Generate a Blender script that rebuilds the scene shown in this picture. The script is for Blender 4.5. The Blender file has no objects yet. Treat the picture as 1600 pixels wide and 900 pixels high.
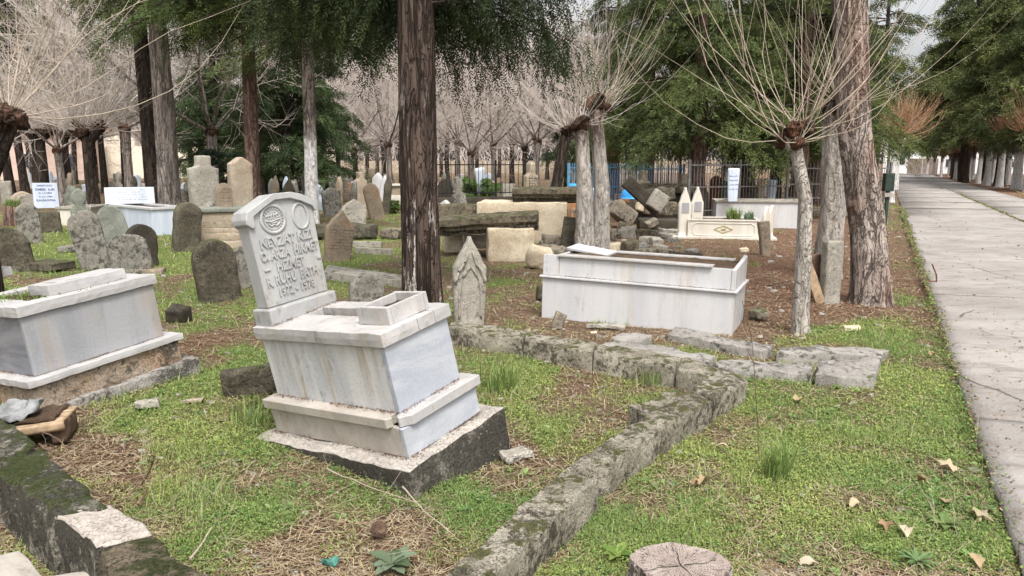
import bpy, bmesh, math, random
import numpy as np
from mathutils import Vector, Matrix, Euler

S = bpy.context.scene
COL = S.collection
R = math.radians
# ------------------------------------------------------------------ camera, sky, sun, exposure
FPX, EYE, HORIZON = 1155.0, 1.6, 255.0          # focal length in pixels of a 1600 wide picture
PITCH = math.atan((450 - HORIZON) / FPX)
cam = bpy.data.cameras.new('camera')
cam.sensor_width = 36.0
cam.lens = 36.0 * FPX / 1600.0
cam.clip_start, cam.clip_end = 0.05, 3000
cam_ob = bpy.data.objects.new('camera', cam)
COL.objects.link(cam_ob)
cam_ob.location = (0, 0, EYE)
cam_ob.rotation_euler = (math.pi / 2 - PITCH, 0, 0)
S.camera = cam_ob

SUN_EL, SUN_AZ = R(60), R(166)                   # azimuth clockwise from +Y: sun behind the right shoulder
W = bpy.data.worlds.new('World')
S.world = W
W.use_nodes = True
nt = W.node_tree
sky = nt.nodes.new('ShaderNodeTexSky')
sky.sky_type = 'NISHITA'
sky.sun_disc = False
sky.sun_elevation, sky.sun_rotation = SUN_EL, SUN_AZ
sky.air_density, sky.dust_density, sky.ozone_density = 1.0, 6.0, 0.6
hs_ = nt.nodes.new('ShaderNodeHueSaturation')    # overcast: nearly colourless
hs_.inputs['Saturation'].default_value = 0.16
nt.links.new(sky.outputs[0], hs_.inputs['Color'])
bg = nt.nodes['Background']
nt.links.new(hs_.outputs[0], bg.inputs['Color'])
bg.inputs['Strength'].default_value = 0.14
sun = bpy.data.lights.new('sun', 'SUN')
sun.energy, sun.angle, sun.color = 1.45, R(14), (1.0, 0.96, 0.9)
sun_ob = bpy.data.objects.new('sun', sun)
COL.objects.link(sun_ob)
sdir = Vector((math.sin(SUN_AZ) * math.cos(SUN_EL), math.cos(SUN_AZ) * math.cos(SUN_EL), math.sin(SUN_EL)))
sun_ob.rotation_euler = sdir.to_track_quat('Z', 'Y').to_euler()
S.view_settings.view_transform = 'Standard'
S.view_settings.look = 'None'
S.view_settings.exposure = 0.98
S.view_settings.gamma = 1.0
S.cycles.max_bounces = 6
S.cycles.diffuse_bounces = 3
S.cycles.use_denoising = True

# ------------------------------------------------------------------ maths
Fv = np.array([0, math.cos(PITCH), -math.sin(PITCH)])
Uv = np.array([0, math.sin(PITCH), math.cos(PITCH)])
Cv = np.array([0, 0, EYE])

def ray(u, v):
    return Fv + np.array([1.0, 0, 0]) * (u - 800) / FPX + Uv * (450 - v) / FPX
def at(u, v, z=0.0):                              # surveyed point on the level z
    d = ray(u, v)
    return Vector(Cv + d * (z - EYE) / d[2])
def atY(u, v, Y):                                 # surveyed point at the distance Y
    d = ray(u, v)
    return Vector(Cv + d * Y / d[1])
def gp(u, Y):                                     # ground point in direction u at the distance Y
    return Vector(((u - 800) / FPX * (Y * math.cos(PITCH) + EYE * math.sin(PITCH)), Y, 0))
def proj(P):
    d = P - Cv
    w = d @ Fv
    return 800 + FPX * d[:, 0] / w, 450 - FPX * (d @ Uv) / w

def _h(ix, iy, iz, s):
    n = (ix.astype(np.int64) * 374761393 + iy.astype(np.int64) * 668265263 + iz.astype(np.int64) * 2147483647 + s * 974634777) & 0x7fffffff
    n = ((n ^ (n >> 13)) * 1274126177) & 0x7fffffff
    n = ((n ^ (n >> 16)) * 668265263) & 0x7fffffff
    return (n & 0xffff) / 65535.0 * 2 - 1
def vnoise(P, s=0):
    i = np.floor(P).astype(np.int64)
    f = P - i
    f = f * f * (3 - 2 * f)
    o = 0
    for a in (0, 1):
        for b in (0, 1):
            for c in (0, 1):
                w = (f[:, 0] if a else 1 - f[:, 0]) * (f[:, 1] if b else 1 - f[:, 1]) * (f[:, 2] if c else 1 - f[:, 2])
                o = o + w * _h(i[:, 0] + a, i[:, 1] + b, i[:, 2] + c, s)
    return o
def fbm(P, s=0, n=3):
    o, a = 0, 1.0
    for k in range(n):
        o = o + a * vnoise(P * (2.03 ** k) + 17.3 * k, s + k)
        a *= 0.5
    return o

# ------------------------------------------------------------------ objects
def tag(o, label=None, cat=None, group=None, kind=None):
    if label: o['label'] = label
    if cat: o['category'] = cat
    if group: o['group'] = group
    if kind: o['kind'] = kind
    return o
def thing(name, label, cat, loc=(0, 0, 0), rot=(0, 0, 0), group=None):
    o = bpy.data.objects.new(name, None)
    o.empty_display_size = 0.1
    COL.objects.link(o)
    o.location, o.rotation_euler = loc, rot
    return tag(o, label, cat, group)
def link(name, me, mat=None, parent=None, loc=None, rot=None, sc=None):
    o = bpy.data.objects.new(name, me)
    COL.objects.link(o)
    if mat is not None and not me.materials:
        me.materials.append(mat)
    if parent: o.parent = parent
    if loc is not None: o.location = loc
    if rot is not None: o.rotation_euler = rot
    if sc is not None: o.scale = sc if hasattr(sc, '__len__') else (sc, sc, sc)
    return o
def mk(V, F, smooth=False, name='mesh'):
    me = bpy.data.meshes.new(name)
    me.from_pydata([tuple(v) for v in V], [], [tuple(f) for f in F])
    if smooth:
        me.polygons.foreach_set('use_smooth', np.ones(len(F), bool))
    me.update()
    return me
def npmesh(V, F, smooth=False, color=None, name='mesh', att='Col'):
    me = bpy.data.meshes.new(name)
    V = np.ascontiguousarray(V, np.float32)
    F = np.ascontiguousarray(F, np.int32)
    n, k = F.shape
    me.vertices.add(len(V)); me.vertices.foreach_set('co', V.ravel())
    me.loops.add(n * k); me.loops.foreach_set('vertex_index', F.ravel())
    me.polygons.add(n); me.polygons.foreach_set('loop_start', np.arange(n, dtype=np.int32) * k)
    try:
        me.polygons.foreach_set('loop_total', np.full(n, k, np.int32))
    except Exception:
        pass
    if smooth:
        me.polygons.foreach_set('use_smooth', np.ones(n, bool))
    me.update(calc_edges=True)
    if color is not None:
        a = me.color_attributes.new(att, 'FLOAT_COLOR', 'POINT')
        c = np.ones((len(V), 4), np.float32)
        c[:, :3] = color
        a.data.foreach_set('color', c.ravel())
    return me
class MB:                                          # collects pieces of one part
    def __init__(s): s.V, s.F = [], []
    def add(s, V, F):
        n = len(s.V)
        s.V += [tuple(v) for v in V]
        s.F += [tuple(i + n for i in f) for f in F]
        return s
    def build(s, name, mat, parent=None, smooth=False, **k):
        return link(name, mk(s.V, s.F, smooth, name), mat, parent, **k)

def cbox(x0, x1, y0, y1, z0, z1, b=0.006):         # box with chamfered edges
    bm = bmesh.new()
    bmesh.ops.create_cube(bm, size=1.0)
    for v in bm.verts:
        v.co = ((x0 + x1) / 2 + v.co.x * (x1 - x0), (y0 + y1) / 2 + v.co.y * (y1 - y0), (z0 + z1) / 2 + v.co.z * (z1 - z0))
    if b:
        bmesh.ops.bevel(bm, geom=bm.edges[:], offset=min(b, .45 * min(x1 - x0, y1 - y0, z1 - z0)), segments=2, affect='EDGES', profile=.6)
    bm.verts.index_update()
    V = [tuple(v.co) for v in bm.verts]
    F = [tuple(v.index for v in f.verts) for f in bm.faces]
    bm.free()
    return V, F
def sbox(x0, x1, y0, y1, z0, z1, seed=0, amp=.0035):    # old marble slab: edges worn and slightly uneven
    n = tuple(max(2, min(40, int(round(s / .045)))) for s in (x1 - x0, y1 - y0, z1 - z0))
    V, F = hexa(box8(x0, x1, y0, y1, z0, z1), n, amp, 16, seed + int(abs(x0 * 97 + y0 * 31 + z0 * 13)), .16)
    return V.tolist(), F.tolist()
def prism(pts, z0, z1, b=0.004):                   # polygon in plan, extruded upwards
    bm = bmesh.new()
    vs = [bm.verts.new((p[0], p[1], z0)) for p in pts]
    f = bm.faces.new(vs)
    r = bmesh.ops.extrude_face_region(bm, geom=[f])
    for v in r['geom']:
        if isinstance(v, bmesh.types.BMVert): v.co.z = z1
    bmesh.ops.recalc_face_normals(bm, faces=bm.faces[:])
    if b:
        bmesh.ops.bevel(bm, geom=bm.edges[:], offset=b, segments=1, affect='EDGES')
    bm.verts.index_update()
    V = [tuple(v.co) for v in bm.verts]
    F = [tuple(v.index for v in f.verts) for f in bm.faces]
    bm.free()
    return V, F
def facing(VF, x):                                 # turn a (u,v,w) prism so that u -> y, v -> z, w -> x
    V, F = VF
    return [(x + v[2], v[0], v[1]) for v in V], F
_gb = {}
def gridbox(nx, ny, nz):
    k = (nx, ny, nz)
    if k in _gb: return _gb[k]
    idx, V, F = {}, [], []
    def vi(i, j, l):
        q = (i, j, l)
        if q not in idx:
            idx[q] = len(V)
            V.append((i / nx, j / ny, l / nz))
        return idx[q]
    for i in range(nx):
        for j in range(ny):
            F.append((vi(i, j, 0), vi(i, j + 1, 0), vi(i + 1, j + 1, 0), vi(i + 1, j, 0)))
            F.append((vi(i, j, nz), vi(i + 1, j, nz), vi(i + 1, j + 1, nz), vi(i, j + 1, nz)))
    for i in range(nx):
        for l in range(nz):
            F.append((vi(i, 0, l), vi(i + 1, 0, l), vi(i + 1, 0, l + 1), vi(i, 0, l + 1)))
            F.append((vi(i, ny, l), vi(i, ny, l + 1), vi(i + 1, ny, l + 1), vi(i + 1, ny, l)))
    for j in range(ny):
        for l in range(nz):
            F.append((vi(0, j, l), vi(0, j, l + 1), vi(0, j + 1, l + 1), vi(0, j + 1, l)))
            F.append((vi(nx, j, l), vi(nx, j + 1, l), vi(nx, j + 1, l + 1), vi(nx, j, l + 1)))
    _gb[k] = (np.array(V), np.array(F))
    return _gb[k]
def hexa(c8, n=(6, 4, 4), amp=0.01, freq=8, seed=0, rnd=0.0):
    """rough block: c8 = bottom 4 then top 4 corners, each anticlockwise; rnd rounds the edges"""
    U, F = gridbox(*n)
    U = U.copy()
    if rnd:                                        # rounded edges of rnd * half the smallest side
        c_ = np.array([tuple(q) for q in c8], float)
        hd = np.array([np.linalg.norm(c_[1] - c_[0]) + np.linalg.norm(c_[2] - c_[3]), np.linalg.norm(c_[3] - c_[0]) + np.linalg.norm(c_[2] - c_[1]), 2 * np.linalg.norm(c_[4] - c_[0])]) / 4
        rr_ = max(1e-4, rnd * hd.min())
        p = U * 2 - 1
        for k in range(3):                         # move the outermost grid lines next to the edges
            if n[k] > 2:
                e0, e1 = 1 - 2 / n[k], 1 - rr_ / hd[k]
                if e1 > e0: p[:, k] = np.where(np.abs(np.abs(p[:, k]) - e0) < 1e-6, np.sign(p[:, k]) * e1, p[:, k])
        q = p * hd
        inn = np.clip(q, -(hd - rr_), hd - rr_)
        d = q - inn
        l2 = np.linalg.norm(d, axis=1, keepdims=True)
        q = np.where(l2 > 1e-9, inn + d / np.maximum(l2, 1e-9) * rr_, q)
        U = (q / hd + 1) / 2
    c = np.array([tuple(q) for q in c8], float)
    x, y, z = U[:, :1], U[:, 1:2], U[:, 2:]
    V = ((c[0] * (1 - x) + c[1] * x) * (1 - y) + (c[3] * (1 - x) + c[2] * x) * y) * (1 - z) + \
        ((c[4] * (1 - x) + c[5] * x) * (1 - y) + (c[7] * (1 - x) + c[6] * x) * y) * z
    D = np.stack([fbm(V * freq + 31.7 * k + seed * 7.1, seed + 5 * k, 3) for k in range(3)], 1)
    return V + D * amp, F
def box8(x0, x1, y0, y1, z0, z1):
    return [(x0, y0, z0), (x1, y0, z0), (x1, y1, z0), (x0, y1, z0), (x0, y0, z1), (x1, y0, z1), (x1, y1, z1), (x0, y1, z1)]
def rough(name, dims, mat, parent=None, loc=None, rot=None, amp=.012, freq=7, seed=0, rnd=.3, n=(6, 5, 5), smooth=False):
    w, d, h = dims
    V, F = hexa(box8(-w / 2, w / 2, -d / 2, d / 2, 0, h), n, amp, freq, seed, rnd)
    return link(name, npmesh(V, F, smooth, name=name), mat, parent, loc, rot)
def frames(P):
    P = np.asarray(P, float)
    T = np.gradient(P, axis=0)
    T /= np.linalg.norm(T, axis=1, keepdims=True) + 1e-9
    ref = np.where(np.abs(T[:, 2:3]) > .9, np.array([[1., 0, 0]]), np.array([[0, 0, 1.]]))
    A = np.cross(T, ref); A /= np.linalg.norm(A, axis=1, keepdims=True) + 1e-9
    return P, A, np.cross(T, A)
def tube(P, r, n=5, cap=True):
    P, A, B = frames(P)
    m = len(P)
    r = np.broadcast_to(np.asarray(r, float), (m,))
    th = np.arange(n) / n * 2 * np.pi
    V = P[:, None] + r[:, None, None] * (np.cos(th)[None, :, None] * A[:, None] + np.sin(th)[None, :, None] * B[:, None])
    F = [(i * n + j, i * n + (j + 1) % n, (i + 1) * n + (j + 1) % n, (i + 1) * n + j) for i in range(m - 1) for j in range(n)]
    if cap and n > 2:
        F += [tuple(range(n))[::-1], tuple((m - 1) * n + j for j in range(n))]
    return V.reshape(-1, 3), F
def tubes(PS, RS, n=3):                            # many thin tubes at once: PS (k,m,3), RS (k,m)
    k, m, _ = PS.shape
    T = np.gradient(PS, axis=1)
    T /= np.linalg.norm(T, axis=2, keepdims=True) + 1e-9
    ref = np.where(np.abs(T[..., 2:3]) > .9, np.array([1., 0, 0]), np.array([0, 0, 1.]))
    A = np.cross(T, ref); A /= np.linalg.norm(A, axis=2, keepdims=True) + 1e-9
    B = np.cross(T, A)
    th = np.arange(n) / n * 2 * np.pi
    V = PS[:, :, None] + RS[:, :, None, None] * (np.cos(th)[:, None] * A[:, :, None] + np.sin(th)[:, None] * B[:, :, None])
    i, j = np.meshgrid(np.arange(m - 1), np.arange(n), indexing='ij')
    q = np.stack([i * n + j, i * n + (j + 1) % n, (i + 1) * n + (j + 1) % n, (i + 1) * n + j], -1).reshape(-1, 4)
    F = (np.arange(k)[:, None, None] * (m * n) + q[None]).reshape(-1, 4)
    return V.reshape(-1, 3), F
def poly_at(pts, ts):                              # smooth sampling of a poly line
    pts = np.asarray(pts, float)
    s = np.r_[0, np.cumsum(np.linalg.norm(np.diff(pts[:, :3], axis=0), axis=1))]
    s /= s[-1]
    return np.stack([np.interp(ts, s, pts[:, k]) for k in range(pts.shape[1])], 1)

# ------------------------------------------------------------------ materials
class NB:
    def __init__(s, name, rough=.85, spec=.2):
        s.m = bpy.data.materials.new(name)
        s.m.use_nodes = True
        s.t = s.m.node_tree
        s.b = s.t.nodes['Principled BSDF']
        s.b.inputs['Roughness'].default_value = rough
        s.b.inputs['Specular IOR Level'].default_value = spec
        s.o = s.t.nodes.new('ShaderNodeTexCoord').outputs['Object']
    def put(s, sock, x):
        if hasattr(x, 'links'): s.t.links.new(x, sock)
        elif isinstance(x, tuple) and len(x) == 3 and sock.type == 'RGBA': sock.default_value = (*x, 1)
        else: sock.default_value = x
    def vec(s, sc=(1, 1, 1), src=None, loc=(0, 0, 0)):
        n = s.t.nodes.new('ShaderNodeMapping')
        n.inputs['Scale'].default_value = sc
        n.inputs['Location'].default_value = loc
        s.t.links.new(src or s.o, n.inputs[0])
        return n.outputs[0]
    def noise(s, sc, detail=5, rough=.6, vec=None, dist=0):
        n = s.t.nodes.new('ShaderNodeTexNoise')
        n.inputs['Scale'].default_value = sc
        n.inputs['Detail'].default_value = detail
        n.inputs['Roughness'].default_value = rough
        n.inputs['Distortion'].default_value = dist
        s.t.links.new(vec or s.o, n.inputs['Vector'])
        return n.outputs['Fac']
    def voro(s, sc, vec=None, feat='F1'):
        n = s.t.nodes.new('ShaderNodeTexVoronoi')
        n.feature = feat
        n.inputs['Scale'].default_value = sc
        s.t.links.new(vec or s.o, n.inputs['Vector'])
        return n.outputs['Distance']
    def ramp(s, f, a, b, lo=0.0, hi=1.0):
        n = s.t.nodes.new('ShaderNodeMapRange')
        n.interpolation_type = 'SMOOTHSTEP'
        s.put(n.inputs['Value'], f)
        for k, x in (('From Min', a), ('From Max', b), ('To Min', lo), ('To Max', hi)): n.inputs[k].default_value = x
        return n.outputs['Result']
    def math(s, op, a, b=0.0):
        n = s.t.nodes.new('ShaderNodeMath')
        n.operation = op
        s.put(n.inputs[0], a); s.put(n.inputs[1], b)
        return n.outputs[0]
    def mix(s, f, a, b, mode='MIX'):
        n = s.t.nodes.new('ShaderNodeMix')
        n.data_type = 'RGBA'
        n.blend_type = mode
        s.put(n.inputs[0], f); s.put(n.inputs[6], a); s.put(n.inputs[7], b)
        return n.outputs[2]
    def attr(s, name='Col'):
        n = s.t.nodes.new('ShaderNodeVertexColor')
        n.layer_name = name
        return n.outputs['Color']
    def sep(s, c):
        n = s.t.nodes.new('ShaderNodeSeparateXYZ')
        s.t.links.new(c, n.inputs[0])
        return n.outputs
    def upness(s):
        return s.sep(s.t.nodes.new('ShaderNodeNewGeometry').outputs['Normal'])[2]
    def bump(s, h, dist=.02, st=1.0):
        n = s.t.nodes.new('ShaderNodeBump')
        n.inputs['Strength'].default_value = st
        n.inputs['Distance'].default_value = dist
        s.put(n.inputs['Height'], h)
        s.t.links.new(n.outputs[0], s.b.inputs['Normal'])
    def done(s, col):
        s.put(s.b.inputs['Base Color'], col)
        return s.m

def plain(name, c, rough=.7, var=.25, sc=12, metal=0, rust=None, bump=.002):
    n = NB(name, rough)
    n.b.inputs['Metallic'].default_value = metal
    f = n.noise(sc, 6)
    col = n.mix(n.ramp(f, .3, .7), tuple(x * (1 - var) for x in c), tuple(min(1, x * (1 + var)) for x in c))
    if rust: col = n.mix(n.ramp(n.noise(sc * .7, 6, .7), .55, .62), col, rust)
    n.bump(f, bump)
    return n.done(col)
def stone(name, light, dark, lichen=.5, moss=0.0, warm=0.0, sc=1.0, bump=.012, spots=.5, darkcol=(.05, .046, .038), mosscol=(.075, .095, .03), grain=.35):
    n = NB(name, .93, .15)
    big = n.noise(2.2 * sc, 4, .6)
    fine = n.noise(26 * sc, 7, .72)
    col = n.mix(n.ramp(big, .35, .65), dark, light)
    if warm: col = n.mix(n.math('MULTIPLY', n.ramp(n.noise(3.1 * sc, 5, .65, n.vec(loc=(3, 7, 1))), .45, .68), warm), col, (.30, .17, .085))
    col = n.mix(n.ramp(fine, .40, .75, 0, .55), col, tuple(min(1, x * 1.45) for x in light))
    gr = n.math('MULTIPLY', n.ramp(n.noise(85 * sc ** .5, 4, .8, n.vec(loc=(2, 8, 6))), .52, .62), n.ramp(n.noise(7 * sc, 5, .7, n.vec(loc=(6, 1, 8))), .35, .6, .25, 1))
    col = n.mix(n.math('MULTIPLY', gr, grain), col, darkcol)
    lf = n.ramp(n.math('ADD', n.noise(13 * sc, 8, .78, n.vec(loc=(9, 2, 4))), n.math('MULTIPLY', n.noise(1.7 * sc, 3), .5)), 1.02 - .42 * lichen, 1.12 - .40 * lichen)
    col = n.mix(n.math('MULTIPLY', lf, .86), col, darkcol)
    if spots:
        sp = n.ramp(n.voro(34 * sc), .10, .22, 1, 0)
        sp = n.math('MULTIPLY', sp, n.ramp(n.noise(5 * sc, 4), .5, .62))
        col = n.mix(n.math('MULTIPLY', sp, spots), col, (.42, .40, .34))
    if moss:
        mf = n.math('MULTIPLY', n.ramp(n.upness(), .0, .75), n.ramp(n.noise(6 * sc, 7, .7, n.vec(loc=(5, 5, 5))), .62 - .25 * moss, .70 - .22 * moss))
        col = n.mix(mf, col, mosscol)
    n.bump(n.math('ADD', fine, n.math('MULTIPLY', gr, -.6)), bump)
    return n.done(col)
def marble(name, tone, vein, streak=.35, stain=.35, staincol=(.33, .24, .15), sc=1.0, axis=(1, 1, .12), rough=.45, grime=.3):
    n = NB(name, rough, .35)
    v = n.noise(3.2 * sc, 8, .6, n.vec(axis), 1.4)
    col = n.mix(n.ramp(v, .38, .62), vein, tone)
    col = n.mix(n.ramp(n.noise(60, 4), .35, .75, 0, .25), col, tuple(min(1, x * 1.12) for x in tone))
    st = n.ramp(n.noise(7 * sc, 7, .7, n.vec((1, 1, .10), loc=(2, 9, 4))), .50, .70)
    col = n.mix(n.math('MULTIPLY', st, stain), col, staincol)
    g = n.math('MULTIPLY', n.ramp(n.noise(9, 8, .8, n.vec((1, 1, .45), loc=(7, 1, 3))), .535, .66), grime)
    col = n.mix(g, col, (.16, .145, .12))
    sk = n.math('MULTIPLY', n.ramp(n.noise(26, 5, .7, n.vec((1, 1, .05), loc=(5, 3, 9))), .60, .70), n.ramp(n.noise(3.5, 4, .6, n.vec(loc=(1, 6, 2))), .48, .62))
    col = n.mix(n.math('MULTIPLY', sk, grime), col, (.12, .10, .08))
    n.bump(n.noise(45, 6, .7), .003)
    return n.done(col)
def bark(name, light, dark, plate=7.0, stretch=.16, wash=None, washcol=(.58, .55, .50), drips=0, rust=0, bump=.03, side=0.5):
    n = NB(name, .95, .1)
    v = n.vec((plate, plate, plate * stretch))
    w = n.noise(1.0, 7, .7, v, .6)
    f1 = n.math('ABSOLUTE', n.math('SUBTRACT', n.noise(.8, 4, .55, n.vec((plate, plate, plate * stretch), loc=(3, 1, 7)), 1.2), .5))
    f2 = n.math('ABSOLUTE', n.math('SUBTRACT', n.noise(1.7, 3, .5, n.vec((plate, plate, plate * stretch * 2.2), loc=(8, 4, 2)), .8), .5))
    cr = n.math('MAXIMUM', n.ramp(f1, .0, .055, 1, 0), n.ramp(f2, .0, .035, .7, 0))
    col = n.mix(n.ramp(w, .34, .66), dark, light)
    col = n.mix(n.ramp(n.noise(70, 6, .75), .45, .75, 0, .6), col, tuple(min(1, x * 1.4) for x in light))
    col = n.mix(n.math('MULTIPLY', cr, .8), col, tuple(x * .30 for x in dark))
    if rust: col = n.mix(n.math('MULTIPLY', n.ramp(n.noise(1.6, 5, .6, n.vec((2, 2, .7))), .5, .66), rust), col, (.24, .105, .055))
    if wash is not None:
        z = n.sep(n.o)[2]
        edge = n.math('ADD', z, n.math('MULTIPLY', n.noise(5, 6, .75, n.vec((1, 1, .35))), .9))
        f = n.math('MULTIPLY', n.ramp(edge, wash + .25, wash + .75, 1, 0), n.ramp(n.noise(16, 7, .75, n.vec((1, 1, .4))), .32, .56, .25, 1))
        col = n.mix(f, col, washcol)
    if drips:
        d = n.noise(6.5, 7, .72, n.vec((1, 1, .13), loc=(1, 4, 2)))
        f = n.math('MULTIPLY', n.ramp(d, .555, .585), n.ramp(n.noise(40, 4, .7, n.vec((1, 1, .5))), .38, .5))
        z = n.sep(n.o)[2]
        f = n.math('MULTIPLY', f, n.ramp(z, 1.9, 2.6, drips, 0))
        col = n.mix(f, col, (.50, .46, .42))
    n.bump(n.math('ADD', w, n.math('MULTIPLY', cr, -.7)), bump)
    return n.done(col)
def leafmat(name, trans=.35, rough=.6):
    n = NB(name, rough, .2)
    c = n.attr('Col')
    n.put(n.b.inputs['Base Color'], c)
    t = n.t.nodes.new('ShaderNodeBsdfTranslucent')
    n.t.links.new(c, t.inputs['Color'])
    mx = n.t.nodes.new('ShaderNodeMixShader')
    mx.inputs[0].default_value = trans
    out = n.t.nodes['Material Output']
    n.t.links.new(n.b.outputs[0], mx.inputs[1]); n.t.links.new(t.outputs[0], mx.inputs[2])
    n.t.links.new(mx.outputs[0], out.inputs['Surface'])
    return n.m

M = {}
M['marble'] = marble('white_marble', (0.552, 0.543, 0.526), (0.418, 0.427, 0.443), stain=.85, grime=.6)
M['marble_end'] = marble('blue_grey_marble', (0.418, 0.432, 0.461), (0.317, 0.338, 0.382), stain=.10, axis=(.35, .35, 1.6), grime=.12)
M['marble_top'] = marble('weathered_marble', (0.438, 0.421, 0.409), (0.356, 0.344, 0.338), stain=.5, grime=.55, axis=(1, 1, 1))
M['headmarble'] = marble('grey_white_marble', (0.358, 0.358, 0.352), (0.294, 0.294, 0.294), stain=.4, grime=.6, axis=(1, 1, .5))
M['ledge'] = marble('stained_marble', (0.416, 0.380, 0.338), (0.330, 0.302, 0.266), stain=.6, grime=.5, axis=(1, 1, 1))
M['grey'] = marble('grey_marble', (0.315, 0.315, 0.327), (0.246, 0.251, 0.264), stain=.45, grime=.2)
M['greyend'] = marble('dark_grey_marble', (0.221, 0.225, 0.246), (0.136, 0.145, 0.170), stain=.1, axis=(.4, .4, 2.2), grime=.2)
M['greytop'] = marble('pale_grey_marble', (0.432, 0.418, 0.414), (0.360, 0.349, 0.346), stain=.15, grime=.25, axis=(1, 1, 1))
M['base'] = stone('dirty_plaster', (.33, .27, .21), (.25, .20, .15), lichen=.6, warm=.6, spots=.2, bump=.008)
M['tombwhite'] = marble('pale_marble', (0.507, 0.500, 0.500), (0.436, 0.436, 0.451), stain=.5, grime=.3, staincol=(.40, .33, .24))
M['bluewhite'] = marble('bluish_white_marble', (0.558, 0.603, 0.684), (0.450, 0.504, 0.594), stain=.05, grime=.05)
M['creamtomb'] = marble('cream_marble', (0.590, 0.558, 0.492), (0.525, 0.484, 0.418), stain=.12, grime=.08)
M['concrete'] = stone('pale_concrete', (.40, .365, .325), (.31, .28, .25), lichen=.28, spots=.25, bump=.006)
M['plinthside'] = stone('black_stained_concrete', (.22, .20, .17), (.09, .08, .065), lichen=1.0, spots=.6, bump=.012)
M['kerb'] = stone('lichened_concrete', (.46, .42, .34), (.27, .24, .185), lichen=.68, moss=.55, sc=1.7, spots=.9, bump=.03, grain=.85, mosscol=(.11, .11, .045), darkcol=(.06, .05, .036))
M['kerbmoss'] = stone('mossy_concrete', (.36, .33, .27), (.22, .2, .16), lichen=.9, moss=.72, spots=.8, bump=.035, mosscol=(.06, .072, .026), grain=.8)
M['kerbclean'] = stone('bare_concrete', (.40, .355, .31), (.32, .285, .25), lichen=.22, spots=.3, bump=.004)
M['kerbbrown'] = stone('brown_mossy_concrete', (.20, .16, .11), (.12, .10, .07), lichen=.6, moss=.6, spots=.4, bump=.03, mosscol=(.05, .055, .022))
M['kerbgrey'] = stone('grey_concrete', (.30, .28, .255), (.22, .205, .185), lichen=.62, moss=.15, spots=.3, bump=.006)
M['lichen'] = stone('grey_lichened_stone', (.30, .28, .245), (.18, .17, .145), lichen=.70, spots=.7, bump=.014)
M['pale'] = stone('pale_weathered_stone', (.39, .36, .31), (.27, .25, .21), lichen=.55, spots=.5, bump=.010)
M['palewarm'] = stone('pale_sandy_stone', (.42, .36, .28), (.30, .25, .19), lichen=.48, warm=.45, spots=.3, bump=.008)
M['darkstone'] = stone('dark_mossy_stone', (.155, .135, .10), (.06, .052, .038), lichen=.65, moss=.5, spots=.8, bump=.016)
M['blackstone'] = stone('blackened_stone', (.075, .062, .047), (.038, .034, .028), lichen=.5, spots=.3, bump=.012)
M['greenstone'] = stone('greenish_grey_stone', (.24, .25, .215), (.16, .17, .14), lichen=.45, spots=.5, bump=.008)
M['brownstone'] = stone('brown_weathered_stone', (.28, .225, .165), (.20, .165, .125), lichen=.35, warm=.6, spots=.4, bump=.010)
M['rubble'] = stone('rubble_stone', (.30, .26, .205), (.18, .155, .12), lichen=.62, moss=.35, warm=.2, spots=.5, bump=.016)
M['limestone'] = stone('cream_limestone', (.60, .52, .39), (.47, .39, .28), lichen=.32, warm=.25, spots=.1, bump=.008)
M['cornice'] = stone('mossy_cornice_stone', (.24, .20, .14), (.13, .11, .08), lichen=.72, moss=.55, spots=.7, bump=.022, mosscol=(.075, .08, .03))
M['soil'] = stone('grave_soil', (.17, .11, .075), (.10, .065, .045), lichen=.3, moss=.3, spots=.3, bump=.03, sc=2)
M['plaster'] = plain('cream_plaster', (.74, .66, .54), .9, .08, 1.2)
M['pinkplaster'] = plain('pink_plaster', (.62, .47, .40), .9, .1, 1.0)
M['whitewall'] = plain('white_plaster', (.80, .80, .80), .9, .05, 1.0)
M['window'] = plain('dark_window', (.05, .06, .08), .2, .2, 2)
M['gate'] = plain('brown_gate', (.24, .19, .165), .6, .15, 3)
M['roof'] = plain('clay_roof', (.34, .17, .11), .8, .25, 5)
M['iron'] = plain('black_iron', (.018, .018, .02), .5, .3, 20)
M['blue'] = plain('blue_painted_iron', (.13, .30, .46), .5, .2, 14, rust=(.2, .1, .06))
M['bluepaint'] = plain('bright_blue_paint', (.05, .30, .70), .45, .15, 10)
M['greyiron'] = plain('grey_iron', (.14, .14, .135), .6, .3, 14, rust=(.16, .085, .05))
M['rust'] = plain('rusty_iron', (.16, .06, .032), .85, .4, 14, bump=.004)
M['greenpaint'] = plain('green_paint', (.03, .22, .12), .5, .2, 9)
M['darkgreen'] = plain('dark_green_metal', (.03, .045, .035), .5, .3, 9)
M['orangebrick'] = plain('orange_stone', (.38, .20, .10), .9, .3, 10)
M['wood'] = plain('weathered_wood', (.34, .245, .16), .9, .3, 15, bump=.006)
M['darkwood'] = plain('dark_wood', (.13, .085, .06), .9, .35, 15, bump=.006)
M['rag'] = plain('teal_cloth', (.06, .17, .14), .85, .3, 30)
M['greycloth'] = plain('grey_rag', (.20, .205, .205), .9, .25, 20)
M['blueletters'] = plain('blue_lettering', (.05, .09, .24), .6, .1, 8)
M['darkletters'] = plain('faded_lettering', (.16, .12, .10), .8, .2, 8)
M['gold'] = plain('olive_relief', (.33, .27, .12), .7, .2, 20)
M['bark_dark'] = bark('dark_bark', (.105, .076, .062), (.045, .033, .027), 9, .10, drips=.95, bump=.04)
M['bark_pine'] = bark('pine_bark', (.46, .385, .34), (.225, .175, .15), 9, .22, rust=.35, bump=.05)
M['bark_grey'] = bark('grey_bark', (.36, .31, .28), (.19, .16, .14), 8, .14)
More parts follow.
